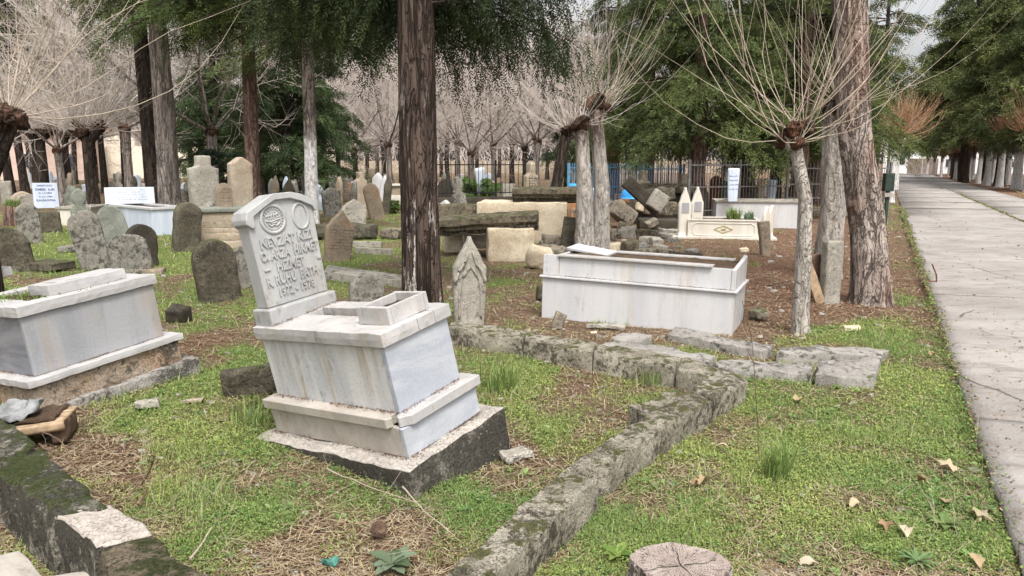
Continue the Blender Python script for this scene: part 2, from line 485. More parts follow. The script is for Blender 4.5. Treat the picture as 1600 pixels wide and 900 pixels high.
M['bark_red'] = bark('reddish_bark', (.24, .16, .13), (.12, .078, .063), 8, .14)
M['bark_brown'] = bark('brown_black_bark', (.085, .065, .052), (.04, .031, .027), 7, .15)
M['bark_wash'] = bark('whitewashed_bark', (.26, .21, .175), (.13, .10, .085), 8, .2, wash=1.9, washcol=(.50, .46, .415))
M['bark_wash2'] = bark('pale_limewashed_bark', (.30, .245, .20), (.15, .12, .10), 9, .25, wash=2.0, washcol=(.43, .39, .345))
M['bark_white'] = bark('white_painted_bark', (.22, .18, .16), (.10, .08, .07), 7, .2, wash=2.1, washcol=(.72, .70, .68))
M['knob'] = bark('knobbly_bark', (.14, .085, .06), (.05, .032, .026), 12, .8, rust=.6, bump=.04)
def shootmat(name, a, b):
    n = NB(name, .7, .25)
    return n.done(n.mix(n.ramp(n.noise(1.7, 3), .35, .65), a, b))
M['shoot'] = shootmat('pale_shoots', (.44, .37, .29), (.29, .23, .175))
M['shootpink'] = shootmat('overexposed_twigs', (.58, .51, .46), (.44, .38, .34))  # pale pink of strong light and overexposure put into the twig colour
M['shootorange'] = shootmat('orange_twigs', (.46, .28, .16), (.36, .21, .13))
M['needles'] = leafmat('needles', .30)
M['leaf'] = leafmat('leaves', .40)
M['litter'] = leafmat('dry_litter', .15, .9)
# ------------------------------------------------------------------ ground
# where grass is thick (g) and where the red-brown litter lies (r), surveyed at points (u, v, reach, g, r)
COVER = [(1250, 700, 110, .84, .05), (1400, 640, 90, .82, .05), (1100, 760, 80, .68, .1), (1400, 800, 90, .62, .2), (1000, 830, 60, .78, .05),
    (1200, 860, 60, .40, .3), (1330, 870, 50, .35, .4), (1500, 760, 50, .60, .25), (1530, 860, 50, .62, .2), (1270, 610, 50, .75, .1), (1480, 560, 40, .65, .2), (1350, 520, 40, .68, .3), (1250, 550, 30, .7, .2),
    (1300, 470, 55, .05, .95), (1210, 430, 40, .05, 1.0), (1400, 430, 30, .25, .6), (1420, 380, 30, .4, .4), (1395, 340, 25, .5, .2), (1190, 500, 30, .1, .8), (1440, 480, 25, .35, .6),
    (880, 610, 70, .50, .35), (870, 650, 50, .72, .1), (800, 590, 40, .55, .2), (960, 640, 40, .55, .2), (930, 590, 40, .35, .6), (780, 700, 40, .45, .3), (700, 790, 45, .78, .05),
    (430, 820, 45, .62, .2), (600, 840, 60, .36, .35), (520, 760, 50, .38, .4), (300, 800, 60, .36, .4), (250, 740, 45, .32, .6), (370, 860, 60, .40, .3), (480, 870, 60, .44, .3), (150, 720, 40, .2, .6),
    (300, 650, 60, .78, .1), (370, 680, 40, .70, .2), (200, 640, 50, .70, .15), (330, 540, 35, .22, .75), (380, 570, 30, .65, .1), (290, 500, 30, .6, .2), (350, 500, 30, .7, .1), (300, 470, 30, .72, .1),
    (100, 385, 45, .85, .0), (270, 410, 45, .85, .0), (260, 450, 30, .55, .3), (90, 420, 30, .75, .1), (580, 390, 45, .75, .0), (600, 420, 35, .62, .1), (550, 450, 40, .55, .2), (620, 350, 30, .6, .1),
    (780, 460, 50, .42, .35), (790, 410, 40, .40, .3), (830, 500, 40, .42, .4), (940, 520, 40, .5, .3), (1000, 380, 40, .15, .6), (1100, 400, 30, .3, .6), (50, 860, 60, .2, .4), (60, 440, 60, .6, .1),
    (480, 300, 60, .35, .1), (100, 300, 80, .3, .2), (800, 310, 60, .3, .2), (1100, 320, 60, .2, .4), (1540, 290, 40, .15, .8), (1300, 380, 30, .2, .7)]
CV = np.array(COVER, float)
def cover(P):
    u, v = proj(P)
    d2 = ((u[:, None] - CV[:, 0]) ** 2 + (2.0 * (v[:, None] - CV[:, 1])) ** 2) / CV[:, 2] ** 2
    w = 1 / (d2 + .08) ** 1.6
    g = (w * CV[:, 3]).sum(1) / w.sum(1)
    r = (w * CV[:, 4]).sum(1) / w.sum(1)
    Q = np.c_[P[:, :2], np.zeros(len(P))]
    n1 = fbm(Q * 1.3, 3, 3); n2 = fbm(Q * 4.5, 9, 3)
    n3 = fbm(Q * 2.4 + 50, 15, 2)
    g = np.clip(g - .06 + .26 * n1 + .24 * n2 + .16 * n3, 0, 1)
    r = np.clip(r + .22 * fbm(Q * 2.1, 21, 3), 0, 1)
    return g, r
def gz(P):                                         # small undulation of the soil
    Q = np.c_[P[:, :2], np.zeros(len(P))]
    return (.022 * fbm(Q * .9, 4, 2) + .008 * fbm(Q * 6, 6, 2)) * np.clip(P[:, 1] / 2, .4, 1) - .012
PA, PB = at(1588, 845, .05), at(1398, 292, .05)    # left edge of the concrete path
PD = (PB - PA).normalized()
PN = Vector((PD.y, -PD.x, 0))
def pathside(P):                                   # distance to the right of the path's left edge
    return (P[:, 0] - PA.x) * PN.x + (P[:, 1] - PA.y) * PN.y
LANE = [0.0, (at(1600, 347, .05) - PA).dot(PN), (at(1600, 311, .05) - PA).dot(PN)]

def axis(n0, step, far, growth):
    a, s = [0.0], step
    while a[-1] < far:
        if len(a) > n0: s *= growth
        a.append(a[-1] + s)
    return np.array(a)
ax_ = axis(90, .055, 700, 1.05)
gx = np.r_[-ax_[:0:-1], ax_]
gy = np.r_[-800, -300, -100, -40, -15, -6, -2, 0, .8, 1.3 + axis(150, .05, 1300, 1.04)]
GX, GY = np.meshgrid(gx, gy)
P = np.c_[GX.ravel(), GY.ravel(), np.zeros(GX.size)]
P[:, 2] = np.where(P[:, 1] > .5, gz(P), -.012) * np.clip(1.4 - np.abs(P[:, 1]) / 60, 0, 1)
ps = pathside(P)
P[:, 2] = np.where((ps > .03) & (ps < LANE[2] - .03), .012, P[:, 2])
ny, nx = GX.shape
i, j = np.meshgrid(np.arange(ny - 1), np.arange(nx - 1), indexing='ij')
F = np.stack([i * nx + j, i * nx + j + 1, (i + 1) * nx + j + 1, (i + 1) * nx + j], -1).reshape(-1, 4)
front = P[:, 1] > .5
g, r = np.full(len(P), .4), np.full(len(P), .3)
g[front], r[front] = cover(P[front])
me = npmesh(P, F, True, np.c_[g, r, np.zeros(len(P))], 'ground')
n = NB('soil_ground', .95, .1)
cg = n.sep(n.attr('Col'))
f1 = n.noise(9, 8, .7); f2 = n.noise(60, 6, .75); f3 = n.noise(170, 3, .6)
soil = n.mix(n.ramp(f1, .35, .65), (.105, .072, .046), (.195, .145, .098))  # reddish soil, darkened further to put contact shade between the leaves into its colour
soil = n.mix(n.math('MULTIPLY', n.ramp(f2, .45, .66), .6), soil, (.33, .26, .18))
red = n.mix(n.ramp(f2, .4, .66), (.13, .062, .040), (.30, .165, .115))
col = n.mix(n.math('MULTIPLY', cg[1], .8), soil, red)
grn = n.mix(n.ramp(f1, .3, .7), (.12, .165, .045), (.20, .23, .075))
gf = n.ramp(n.math('ADD', cg[0], n.math('MULTIPLY', n.math('SUBTRACT', f2, .5), .9)), .38, .72, 0, .92)
col = n.mix(gf, col, grn)
col = n.mix(n.ramp(f3, .56, .70, 0, .45), col, (.05, .042, .030))
n.bump(n.math('ADD', f2, n.math('MULTIPLY', f3, .5)), .03)
tag(link('ground', me, n.done(col)), kind='structure')

# ------------------------------------------------------------------ concrete path, slab by slab
n = NB('path_concrete', .9, .2)
v1 = n.noise(.8, 6, .6, n.vec((1, 1, 1))); v2 = n.noise(2.3, 7, .7, n.vec((1.0, 2.6, 1))); v3 = n.noise(45, 6, .7)
col = n.mix(n.ramp(v1, .35, .65), (.235, .215, .198), (.315, .292, .272))
col = n.mix(n.ramp(v2, .48, .64, 0, .75), col, (.19, .165, .145))
col = n.mix(n.ramp(v3, .5, .75, 0, .5), col, (.39, .355, .325))
col = n.mix(n.ramp(n.noise(6, 9, .8, n.vec((1, 3.2, 1), loc=(4, 4, 0))), .585, .66, 0, .7), col, (.135, .115, .098))
wob = n.t.nodes.new('ShaderNodeMix'); wob.data_type = 'VECTOR'; wob.inputs[0].default_value = .12
nn_ = n.t.nodes.new('ShaderNodeTexNoise'); nn_.inputs['Scale'].default_value = 3.0; nn_.inputs['Detail'].default_value = 5
n.t.links.new(n.o, nn_.inputs['Vector']); n.t.links.new(n.o, wob.inputs[4]); n.t.links.new(nn_.outputs['Color'], wob.inputs[5])
ckl = n.math('MULTIPLY', n.ramp(n.voro(.55, n.vec((1, 1, 1), wob.outputs[1]), 'DISTANCE_TO_EDGE'), .0, .010, 1, 0), n.ramp(n.noise(.7, 3, .5, n.vec(loc=(3, 3, 0))), .48, .58))
col = n.mix(n.math('MULTIPLY', ckl, .8), col, (.07, .058, .048))
n.bump(n.math('ADD', n.math('SUBTRACT', v3, n.math('MULTIPLY', ckl, 2.0)), v2), .006)
M['path'] = n.done(col)
path = tag(thing('path', None, None), kind='structure')
joint0 = at(1527, 652, .05)
t0 = (joint0 - PA).dot(PD)
SK = -.17                                          # the joints run slightly askew
edge = []
pitch = (at(1447, 458, .05) - joint0).dot(PD)
ts = [t0 + pitch * k for k in range(-2, 44)]
rng = random.Random(5)
for lane in (0, 1):
    a0, a1 = LANE[lane] + (.02 if lane else 0), LANE[lane + 1] - (.02 if lane == 0 else 0)
    for k in range(len(ts) - 1):
        off = 0 if lane == 0 else pitch * .35
        b0, b1 = ts[k] + off + .014, ts[k + 1] + off - .014
        c8 = []
        for z in (-.12, .05 + rng.uniform(-.004, .004)):
            for (s, t) in ((a0, b0), (a1, b0), (a1, b1), (a0, b1)):
                q = PA + PN * s + PD * (t - PD.y * 0 + SK * s * -1 + .0)
                c8.append((q.x, q.y, z))
        near = k < 6
        V, F = hexa(c8, (24, 60, 1) if near else (2, 4, 1), .019 if near else .004, 7, 11 + k + 50 * lane, 0)
        V[:, 2] = np.where(V[:, 2] > -.03, .05 + (V[:, 2] - .05) * .2, V[:, 2])
        link('slab', npmesh(V, F, False, name='slab'), M['path'], path)

# ------------------------------------------------------------------ leaning child's grave in the middle
def lettering(rows, mat, parent, x, depth, name='lettering', single=False):
    """rows: (text, y0, y1, z0, height); letters stand out of a face that looks along +x"""
    mb = MB()
    for (s, y0, y1, z0, h) in rows:
        cu = bpy.data.curves.new('type', 'FONT')
        cu.body, cu.size, cu.extrude, cu.resolution_u = s, 1.0, .5, 2
        cu.offset = .02
        ob = bpy.data.objects.new('type', cu)
        COL.objects.link(ob)
        dg = bpy.context.evaluated_depsgraph_get()
        me = bpy.data.meshes.new_from_object(ob.evaluated_get(dg))
        V = np.array([tuple(v.co) for v in me.vertices])
        lo, hi = V.min(0), V.max(0)
        V = (V - lo) / (hi - lo)
        V = np.c_[x + V[:, 2] * depth, y0 + V[:, 0] * (y1 - y0), z0 + V[:, 1] * h]
        FF = [tuple(p.vertices) for p in me.polygons]
        if single:                                 # each raised letter is a piece of its own
            root = list(range(len(V)))
            def find(i):
                while root[i] != i: root[i] = root[root[i]]; i = root[i]
                return i
            for f in FF:
                for i in f[1:]: root[find(i)] = find(f[0])
            isl = {}
            for f in FF: isl.setdefault(find(f[0]), []).append(f)
            for fs in isl.values():
                ids = sorted({i for f in fs for i in f}); mp = {i: k for k, i in enumerate(ids)}
                link('letter', mk(V[ids], [[mp[i] for i in f] for f in fs]), mat, parent)
        else:
            mb.add(V, FF)
        bpy.data.objects.remove(ob); bpy.data.curves.remove(cu); bpy.data.meshes.remove(me)
    if not single: return tag(mb.build(name, mat, parent), kind='stuff')

G = thing('marble_grave', 'leaning white marble grave with raised lettering on its tilted headstone', 'grave', (-1.5409, 4.2321, -.0184), (R(9.706), R(-6.216), R(-38.868)))
L, Wd = 1.346, .75
V, F = hexa(box8(0, L, -.01, Wd, -.27, 0), (30, 18, 6), .010, 9, 3, .05)
pl = npmesh(V, F, name='plinth')
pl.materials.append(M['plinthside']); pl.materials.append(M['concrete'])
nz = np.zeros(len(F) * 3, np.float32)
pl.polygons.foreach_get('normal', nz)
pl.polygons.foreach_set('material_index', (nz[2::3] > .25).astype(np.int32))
link('plinth', pl, None, G)
MB().add(*sbox(.093, L - .125, .093, .123, .002, .161)).build('course_panel', M['ledge'], G)
MB().add(*sbox(L - .123, L - .093, .093, Wd - .093, .002, .161)).build('course_panel', M['marble_end'], G)
MB().add(*sbox(.093, L - .125, Wd - .123, Wd - .095, .002, .160)).build('course_panel', M['ledge'], G)
MB().add(*sbox(.063, .0925, .124, Wd - .124, .002, .160)).build('course_panel', M['ledge'], G)
MB().add(*prism([(.067, .067), (1.165, .067), (1.185, .10), (1.155, .125), (1.175, .165), (1.13, .21), (.067, .21)], .163, .217)).build('ledge_slab', M['ledge'], G)
MB().add(*prism([(L - .067, .155), (L - .067, Wd - .067), (L - .21, Wd - .067), (L - .21, .21), (L - .165, .17), (L - .15, .12), (L - .115, .10), (L - .10, .125)], .164, .219)).build('ledge_slab', M['marble_top'], G)
MB().add(*prism([(.067, .214), (.2, .214), (.2, Wd - .214), (.067, Wd - .214)], .163, .216)).build('ledge_slab', M['ledge'], G)
MB().add(*prism([(.067, Wd - .21), (L - .213, Wd - .21), (L - .213, Wd - .067), (.067, Wd - .067)], .163, .216)).build('ledge_slab', M['ledge'], G)
bx0, bx1, by0, by1 = .147, L - .147, .147, Wd - .147
MB().add(*cbox(bx0, bx1 - .034, by0, by0 + .03, .2165, .579, .003)).build('side_panel', M['marble'], G)
MB().add(*cbox(bx0, bx1 - .034, by1 - .03, by1, .2165, .579, .003)).build('side_panel', M['marble'], G)
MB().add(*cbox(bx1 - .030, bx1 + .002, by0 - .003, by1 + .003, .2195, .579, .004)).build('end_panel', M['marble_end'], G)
MB().add(*cbox(bx0 - .03, bx0 - .002, by0, by1, .2165, .579, .004)).build('end_panel', M['marble'], G)
sx0, sx1, sy0, sy1 = .085, L - .122, .122, Wd - .122
MB().add(*sbox(sx0, sx1, sy0, .375, .581, .6526)).build('top_slab', M['marble_top'], G)
MB().add(*sbox(sx0, sx1, .505, sy1, .581, .652)).build('top_slab', M['marble_top'], G)
MB().add(*sbox(.90, sx1 - .002, .377, .503, .582, .6505)).build('top_slab', M['marble_top'], G)
MB().add(*sbox(sx0 + .002, .27, .377, .503, .582, .651)).build('top_slab', M['marble_top'], G)
V, F = hexa(box8(.272, .898, .30, .58, .5, .598), (20, 10, 2), .014, 20, 4)
link('soil', npmesh(V, F, True, name='soil'), M['soil'], G)
def trough(x0, x1, y0, y1, z, h, t, mat, parent, soil=True, f=.02):
    tr = MB()
    tr.add(*cbox(x0, x1, y0, y0 + t, z, z + h, .004)); tr.add(*cbox(x0, x1, y1 - t, y1, z, z + h, .004))
    tr.add(*cbox(x0 + .001, x0 + t, y0 + t + .001, y1 - t - .001, z, z + h - .002, .003)); tr.add(*cbox(x1 - t, x1 - .001, y0 + t + .001, y1 - t - .001, z, z + h - .002, .003))
    tr.add(*cbox(x0 + t, x1 - t, y0 + t, y1 - t, z, z + f, 0))
    o = tr.build('flower_trough', mat, parent)
    if soil:
        V, F = hexa(box8(x0 + t, x1 - t, y0 + t, y1 - t, z + f, z + h * .55), (8, 10, 2), .006, 30, 8)
        link('soil', npmesh(V, F, True, name='soil'), M['soil'], o)
    return o
trough(.925, 1.165, .245, .535, .6530, .095, .026, M['marble_top'], G)
# headstone (own small lean)
H = thing('headstone', None, None, (0, 0, .653), (R(-3.0), 0, 0)); H.parent = G
MB().add(*sbox(.08, .262, .150, .628, -.02, .105)).build('headstone_foot', M['headmarble'], H)
out = [(.178, .106), (.612, .106), (.622, .60), (.628, .655), (.585, .672), (.545, .700), (.47, .722), (.36, .728), (.27, .690), (.19, .655), (.168, .648)]
MB().add(*facing(prism(out, 0, .115, .006), .095)).build('headstone_slab', M['headmarble'], H)
rim = [(.150, .628), (.168, .672), (.27, .712), (.355, .748), (.475, .742), (.55, .718), (.60, .688), (.645, .668), (.645, .625), (.626, .6), (.612, .635), (.575, .655), (.535, .678), (.465, .705), (.36, .710), (.28, .677), (.205, .640), (.20, .575), (.178, .575), (.150, .60)]
MB().add(*facing(prism(rim, 0, .150, .004), .082)).build('headstone_cap', M['headmarble'], H)
def ring(cy, cz, ry, rz, rt, x, n=40):
    th = np.linspace(0, 2 * np.pi, n, endpoint=False)
    Pp = np.c_[np.full(n, x), cy + ry * np.cos(th), cz + rz * np.sin(th)]
    V, F = [], []
    for k in range(n):
        for a in range(6):
            an = a / 6 * 2 * np.pi
            V.append((x + rt * math.sin(an) * .8, cy + (ry + rt * math.cos(an)) * math.cos(th[k]), cz + (rz + rt * math.cos(an)) * math.sin(th[k])))
            F.append((k * 6 + a, k * 6 + (a + 1) % 6, ((k + 1) % n) * 6 + (a + 1) % 6, ((k + 1) % n) * 6 + a))
    return V, F
FX = .211
md = MB().add(*ring(.335, .604, .079, .079, .012, FX))
rg = random.Random(2)
for k in range(22):                                # beads inside the rim
    a = k / 22 * 2 * math.pi
    md.add(*cbox(FX - .004, FX + .007, .335 + .062 * math.cos(a) - .004, .335 + .062 * math.cos(a) + .004, .604 + .062 * math.sin(a) - .004, .604 + .062 * math.sin(a) + .004, .001))
md.build('medallion', M['headmarble'], H, True)
cs = MB()                                          # curling script strokes
for pts in ([(-.045, .018), (-.03, .028), (-.012, .016), (.0, .03), (.015, .018), (.028, .03), (.042, .02)], [(-.05, -.006), (-.02, -.014), (.015, -.008), (.048, -.004)], [(-.03, .004), (-.032, .042)], [(-.012, .002), (-.013, .047)],
            [(.006, .0), (.006, .044)], [(.024, .002), (.022, .042)], [(-.04, -.022), (-.022, -.04), (.0, -.03), (.012, -.042), (.036, -.03), (.044, -.018)], [(-.02, -.02), (-.002, -.024), (.02, -.02)], [(.036, .005), (.05, .012)]):
    q = poly_at([(FX + .002, .335 + a, .604 + b) for a, b in pts], np.linspace(0, 1, 9))
    cs.add(*tube(q, .0048, 5))
cs.build('medallion_script', M['headmarble'], H)
ov = MB().add(*ring(.525, .590, .052, .076, .010, FX))
ov.build('oval_frame', M['headmarble'], H, True)
lettering([('NEVZAT KIZI', .215, .575, .448, .058), ('O. ARZA  HIKMET', .200, .600, .374, .058), ('HIZMET', .290, .480, .300, .058), ('R. RUHU  FATH', .205, .560, .226, .056), ('1972 - 1978', .270, .520, .156, .054)], M['headmarble'], H, FX - .002, .011, single=True)
MB().add(*cbox(FX - .002, FX + .008, .575, .605, .315, .335, .003)).add(*cbox(FX - .002, FX + .008, .205, .245, .318, .330, .003)).build('relief_leaf', M['headmarble'], H)

# ------------------------------------------------------------------ grey marble grave at the left edge
G = thing('marble_grave', 'grey marble grave with brown lower course and grass growing in its top', 'grave', (-3.108, 4.68, .001), (R(-4), R(-5.54), R(58.76)))
L, Wd = .985, .95
V, F = hexa(box8(.05, L + .13, -.115, Wd + .08, -.25, .002), (20, 16, 4), .010, 8, 5, .05)
link('plinth', npmesh(V, F, name='plinth'), M['kerbgrey'], G)
MB().add(*sbox(-.042, L + .042, -.042, -.005, -.2, .165)).build('course_panel', M['base'], G)
MB().add(*sbox(-.040, -.005, -.004, Wd + .04, -.2, .165)).build('course_panel', M['base'], G)
MB().add(*sbox(L + .005, L + .040, -.004, Wd + .04, -.2, .165)).build('course_panel', M['base'], G)
MB().add(*sbox(-.068, L + .075, -.068, .09, .167, .211)).build('ledge_slab', M['greytop'], G)
MB().add(*sbox(-.068, .09, .092, Wd + .06, .167, .211)).build('ledge_slab', M['greytop'], G)
MB().add(*sbox(L - .09, L + .075, .092, Wd + .06, .167, .211)).build('ledge_slab', M['greytop'], G)
MB().add(*cbox(.024, L - .024, .024, .054, .212, .617, .004)).build('side_panel', M['grey'], G)
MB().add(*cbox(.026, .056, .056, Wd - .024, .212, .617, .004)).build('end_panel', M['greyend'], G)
MB().add(*cbox(L - .056, L - .026, .056, Wd - .024, .212, .617, .004)).build('end_panel', M['grey'], G)
MB().add(*cbox(.058, L - .058, Wd - .056, Wd - .026, .212, .616, .004)).build('side_panel', M['grey'], G)
MB().add(*sbox(0, L, 0, .16, .619, .691)).build('top_slab', M['greytop'], G)
MB().add(*sbox(0, L, Wd - .16, Wd, .619, .690)).build('top_slab', M['greytop'], G)
MB().add(*sbox(.001, .17, .162, Wd - .162, .619, .689)).build('top_slab', M['greytop'], G)
MB().add(*sbox(L - .2, L - .001, .162, Wd - .162, .619, .690)).build('top_slab', M['greytop'], G)
V, F = hexa(box8(.16, L - .19, .15, Wd - .15, .5, .665), (16, 16, 2), .02, 14, 4)
link('soil', npmesh(V, F, True, name='soil'), M['soil'], G)
MB().add(*sbox(.28, .83, .12, .40, .692, .765)).build('flower_trough', M['greytop'], G)
MB().add(*cbox(.36, .78, .17, .35, .760, .772, .004)).build('trough_lid', M['greytop'], G)
Mi = (Matrix.Translation(G.location) @ G.rotation_euler.to_matrix().to_4x4()).inverted()
o_, d_ = Mi @ Vector(Cv), Mi.to_3x3() @ Vector(ray(8, 431))
w_ = o_ + d_ * ((.692 - o_.z) / d_.z)
MB().add(*sbox(w_.x - .12, w_.x + .06, w_.y - .02, w_.y + .30, .692, .765)).build('headstone_foot', M['greytop'], G)
def tuft(nb, rad, hgt, wid, seed, cols, lean=.5, up=0.0):
    rr = np.random.default_rng(seed)
    a = rr.uniform(0, 2 * np.pi, nb); r0 = rad * np.sqrt(rr.uniform(0, 1, nb))
    b = np.c_[r0 * np.cos(a), r0 * np.sin(a), np.zeros(nb)]
    h = hgt * rr.uniform(.5, 1.1, nb)
    d = rr.uniform(0, 2 * np.pi, nb)
    ln = lean * rr.uniform(.2, 1, nb) * h
    m = b + np.c_[np.cos(d) * ln * .35, np.sin(d) * ln * .35, h * .6]
    t = b + np.c_[np.cos(d) * ln, np.sin(d) * ln, h * rr.uniform(.75, 1, nb)]
    w = np.c_[-np.sin(d), np.cos(d), np.zeros(nb)] * wid * .5
    V = np.stack([b - w, b + w, m + w, t, m - w], 1).reshape(-1, 3)
    k = np.arange(nb)[:, None] * 5
    F = np.concatenate([k + np.array([0, 1, 2, 4])], 0)
    F2 = np.concatenate([k + np.array([4, 2, 3, 3])], 0)
    c = np.array(cols)[rr.integers(0, len(cols), nb)] * rr.uniform(.7, 1.2, (nb, 1))
    return V, np.concatenate([F, F2]), np.repeat(c, 5, 0)
GREENS = [(.17, .26, .07), (.24, .31, .09), (.28, .33, .12), (.14, .22, .07)]
def tuftobj(name, args, parent=None, loc=None, mat='leaf'):
    V, F, c = tuft(*args)
    tris = [tuple(dict.fromkeys(f)) for f in F.tolist()]
    me = mk(V, tris, False, name)
    a = me.color_attributes.new('Col', 'FLOAT_COLOR', 'POINT')
    cc = np.ones((len(V), 4), np.float32); cc[:, :3] = c
    a.data.foreach_set('color', cc.ravel())
    return link(name, me, M[mat], parent, loc)
o = tuftobj('grass', (700, .42, .06, .008, 4, GREENS, 1.0), G, (.5, .45, .655))
tag(o, kind='stuff')

# ------------------------------------------------------------------ white marble grave in the right middle
G = thing('marble_grave', 'long plain white marble grave with pale ledge and open soil top, near the path', 'grave', (.313, 7.671, .037), (R(-1.2), R(1.092), R(-23.778)))
L, Wd = 1.95, .92
MB().add(*cbox(0, L, 0, .035, -.25, .385, .005)).build('side_panel', M['tombwhite'], G)
MB().add(*cbox(.002, L, Wd - .035, Wd, -.25, .385, .005)).build('side_panel', M['tombwhite'], G)
MB().add(*cbox(L - .037, L + .002, .036, Wd - .036, -.25, .386, .004)).build('end_panel', M['tombwhite'], G)
MB().add(*cbox(0, .035, .036, Wd - .036, -.25, .386, .004)).build('end_panel', M['tombwhite'], G)
MB().add(*cbox(-.028, L + .028, -.028, .07, .387, .407, .004)).build('ledge_slab', M['tombwhite'], G)
MB().add(*cbox(L - .07, L + .028, .072, Wd + .028, .387, .407, .004)).build('ledge_slab', M['tombwhite'], G)
MB().add(*cbox(-.028, .07, .072, Wd + .028, .387, .407, .004)).build('ledge_slab', M['tombwhite'], G)
MB().add(*cbox(.072, L - .072, Wd - .07, Wd + .028, .387, .407, .004)).build('ledge_slab', M['tombwhite'], G)
MB().add(*cbox(.175, L - .01, .012, .045, .408, .612, .004)).build('upper_panel', M['tombwhite'], G)
MB().add(*cbox(0, .172, .006, .045, .408, .625, .004)).build('upper_panel', M['tombwhite'], G)
MB().add(*cbox(.05, L - .04, Wd - .045, Wd - .01, .408, .600, .004)).build('upper_panel', M['tombwhite'], G)
e = facing(prism([(.0, .408), (Wd - .03, .408), (Wd - .03, .665), (Wd * .62, .64), (.0, .605)], 0, .04, .004), L - .038)
MB().add(*e).build('upper_panel', M['tombwhite'], G)
MB().add(*cbox(.05, .085, .05, Wd - .05, .408, .60, .004)).build('upper_panel', M['tombwhite'], G)
MB().add(*cbox(.16, L - .22, -.02, .13, .614, .634, .004)).build('rim_slab', M['marble_top'], G)
MB().add(*cbox(.55, L - .12, Wd - .12, Wd + .01, .602, .622, .004)).build('rim_slab', M['marble_top'], G)
V, F = hexa(box8(.086, L - .04, .047, Wd - .047, .45, .60), (30, 14, 2), .02, 9, 6)
link('soil', npmesh(V, F, True, name='soil'), M['soil'], G)
o = MB().add(*cbox(-.30, .30, -.16, .16, -.013, .013, .004)).build('marble_slab', M['tombwhite'])
o.location = G.matrix_basis @ Vector((.36, .62, .67))
o.rotation_euler = (R(8), R(9), R(-42))
tag(o, 'broken white marble slab lying loose on the long white grave', 'slab')
o.location = G.matrix_basis @ Vector((.30, .72, .625)); o.rotation_euler = (R(5), R(6), R(-34)); o.scale = (.85, .8, 1)

def dirtlines(parent, lines, n, seed, cols=((.16, .085, .055), (.24, .14, .09), (.10, .06, .045), (.30, .21, .13))):
    rr = np.random.default_rng(seed)               # leaf crumbs gathered in the corners of the ledges
    VV, CC = [], []
    for (p, q, w, off) in lines:
        p, q, off = np.array(p, float), np.array(q, float), np.array(off, float)
        m = int(n * np.linalg.norm(q - p))
        f = rr.uniform(0, 1, m)
        keep = .5 + .5 * fbm(np.c_[f * 7, f * 0 + seed, f * 0], seed, 2) > rr.uniform(.1, .8, m)
        f = f[keep]; m = len(f)
        c = p + (q - p) * f[:, None] + off * (w * rr.uniform(0, 1, m) ** 2.2)[:, None] + np.array([0, 0, .003]) + np.array([0, 0, .008]) * rr.uniform(0, 1, (m, 1))
        e = rr.normal(0, 1, (m, 3)) * np.array([1, 1, .35]); e /= np.linalg.norm(e, axis=1, keepdims=True)
        g_ = np.cross(e, np.array([0, 0, 1.]) + .5 * rr.normal(0, 1, (m, 3)))
        s = rr.uniform(.002, .007, (m, 1))
        VV.append(np.stack([c - e * s, c - g_ * s * .4, c + e * s, c + g_ * s * .4], 1).reshape(-1, 3))
        CC.append(np.repeat(np.array(cols)[rr.integers(0, len(cols), m)] * rr.uniform(.7, 1.2, (m, 1)), 4, 0))
    V = np.concatenate(VV)
    return tag(link('leaf_crumbs', npmesh(V, np.arange(len(V)).reshape(-1, 4), False, np.concatenate(CC)), M['needles'], parent), kind='stuff')
_g = [o for o in COL.objects if o.name.startswith('marble_grave') and o.parent is None]
dirtlines(_g[0], [((.06, .091, .0), (1.25, .091, .0), .03, (0, -1, 0)), ((1.254, .1, .0), (1.254, .65, .0), .035, (1, 0, 0)), ((.1, .145, .218), (1.2, .145, .218), .03, (0, -1, 0)), ((1.203, .15, .22), (1.203, .6, .22), .035, (1, 0, 0)),
    ((.264, .15, .654), (.264, .62, .654), .05, (1, 0, 0)), ((.30, .37, .6), (.88, .37, .6), .12, (0, 1, 0)), ((.95, .28, .674), (1.14, .28, .674), .2, (0, 1, 0))], 900, 3)
dirtlines(_g[1], [((.03, .022, .212), (.96, .022, .212), .03, (0, -1, 0)), ((.022, .03, .212), (.022, .9, .212), .03, (-1, 0, 0)), ((.1, -.044, .004), (1.0, -.044, .004), .035, (0, -1, 0))], 700, 4)
dirtlines(_g[2], [((.0, .010, .408), (1.95, .010, .408), .02, (0, -1, 0)), ((.1, .07, .60), (1.85, .07, .60), .25, (0, 1, 0)), ((.2, .75, .60), (1.85, .75, .60), .25, (0, -1, 0))], 500, 5)

# ------------------------------------------------------------------ kerbs, block by block
def block(parent, px, z, depth, mat, n=(14, 8, 6), amp=.014, freq=8, seed=0, rnd=.07, name='kerb_block'):
    t = [at(u, v, z) for u, v in px]               # near-left, near-right, far-right, far-left of the top face
    if sum(t[i].x * t[i - 3].y - t[i - 3].x * t[i].y for i in range(4)) < 0: t = t[::-1]
    b = [Vector((q.x, q.y, z - depth)) for q in t]
    V, F = hexa(b + t, n, amp, freq, seed, rnd)
    return link(name, npmesh(V, F, False, name=name), M[mat], parent)
K = thing('kerb', 'long lichened concrete kerb running beside the leaning marble grave', 'kerb')
h = .15
block(K, [(618, 968), (694, 968), (936, 748), (876, 737)], h, .42, 'kerb', (75, 18, 12), .015, 9, 1)
block(K, [(880, 730), (950, 722), (1113, 622), (1076, 610)], h + .005, .42, 'kerb', (54, 18, 12), .015, 9, 2)
block(K, [(1080, 606), (1115, 619), (1169, 591), (1122, 576)], h, .42, 'kerb', (21, 18, 12), .015, 9, 3)
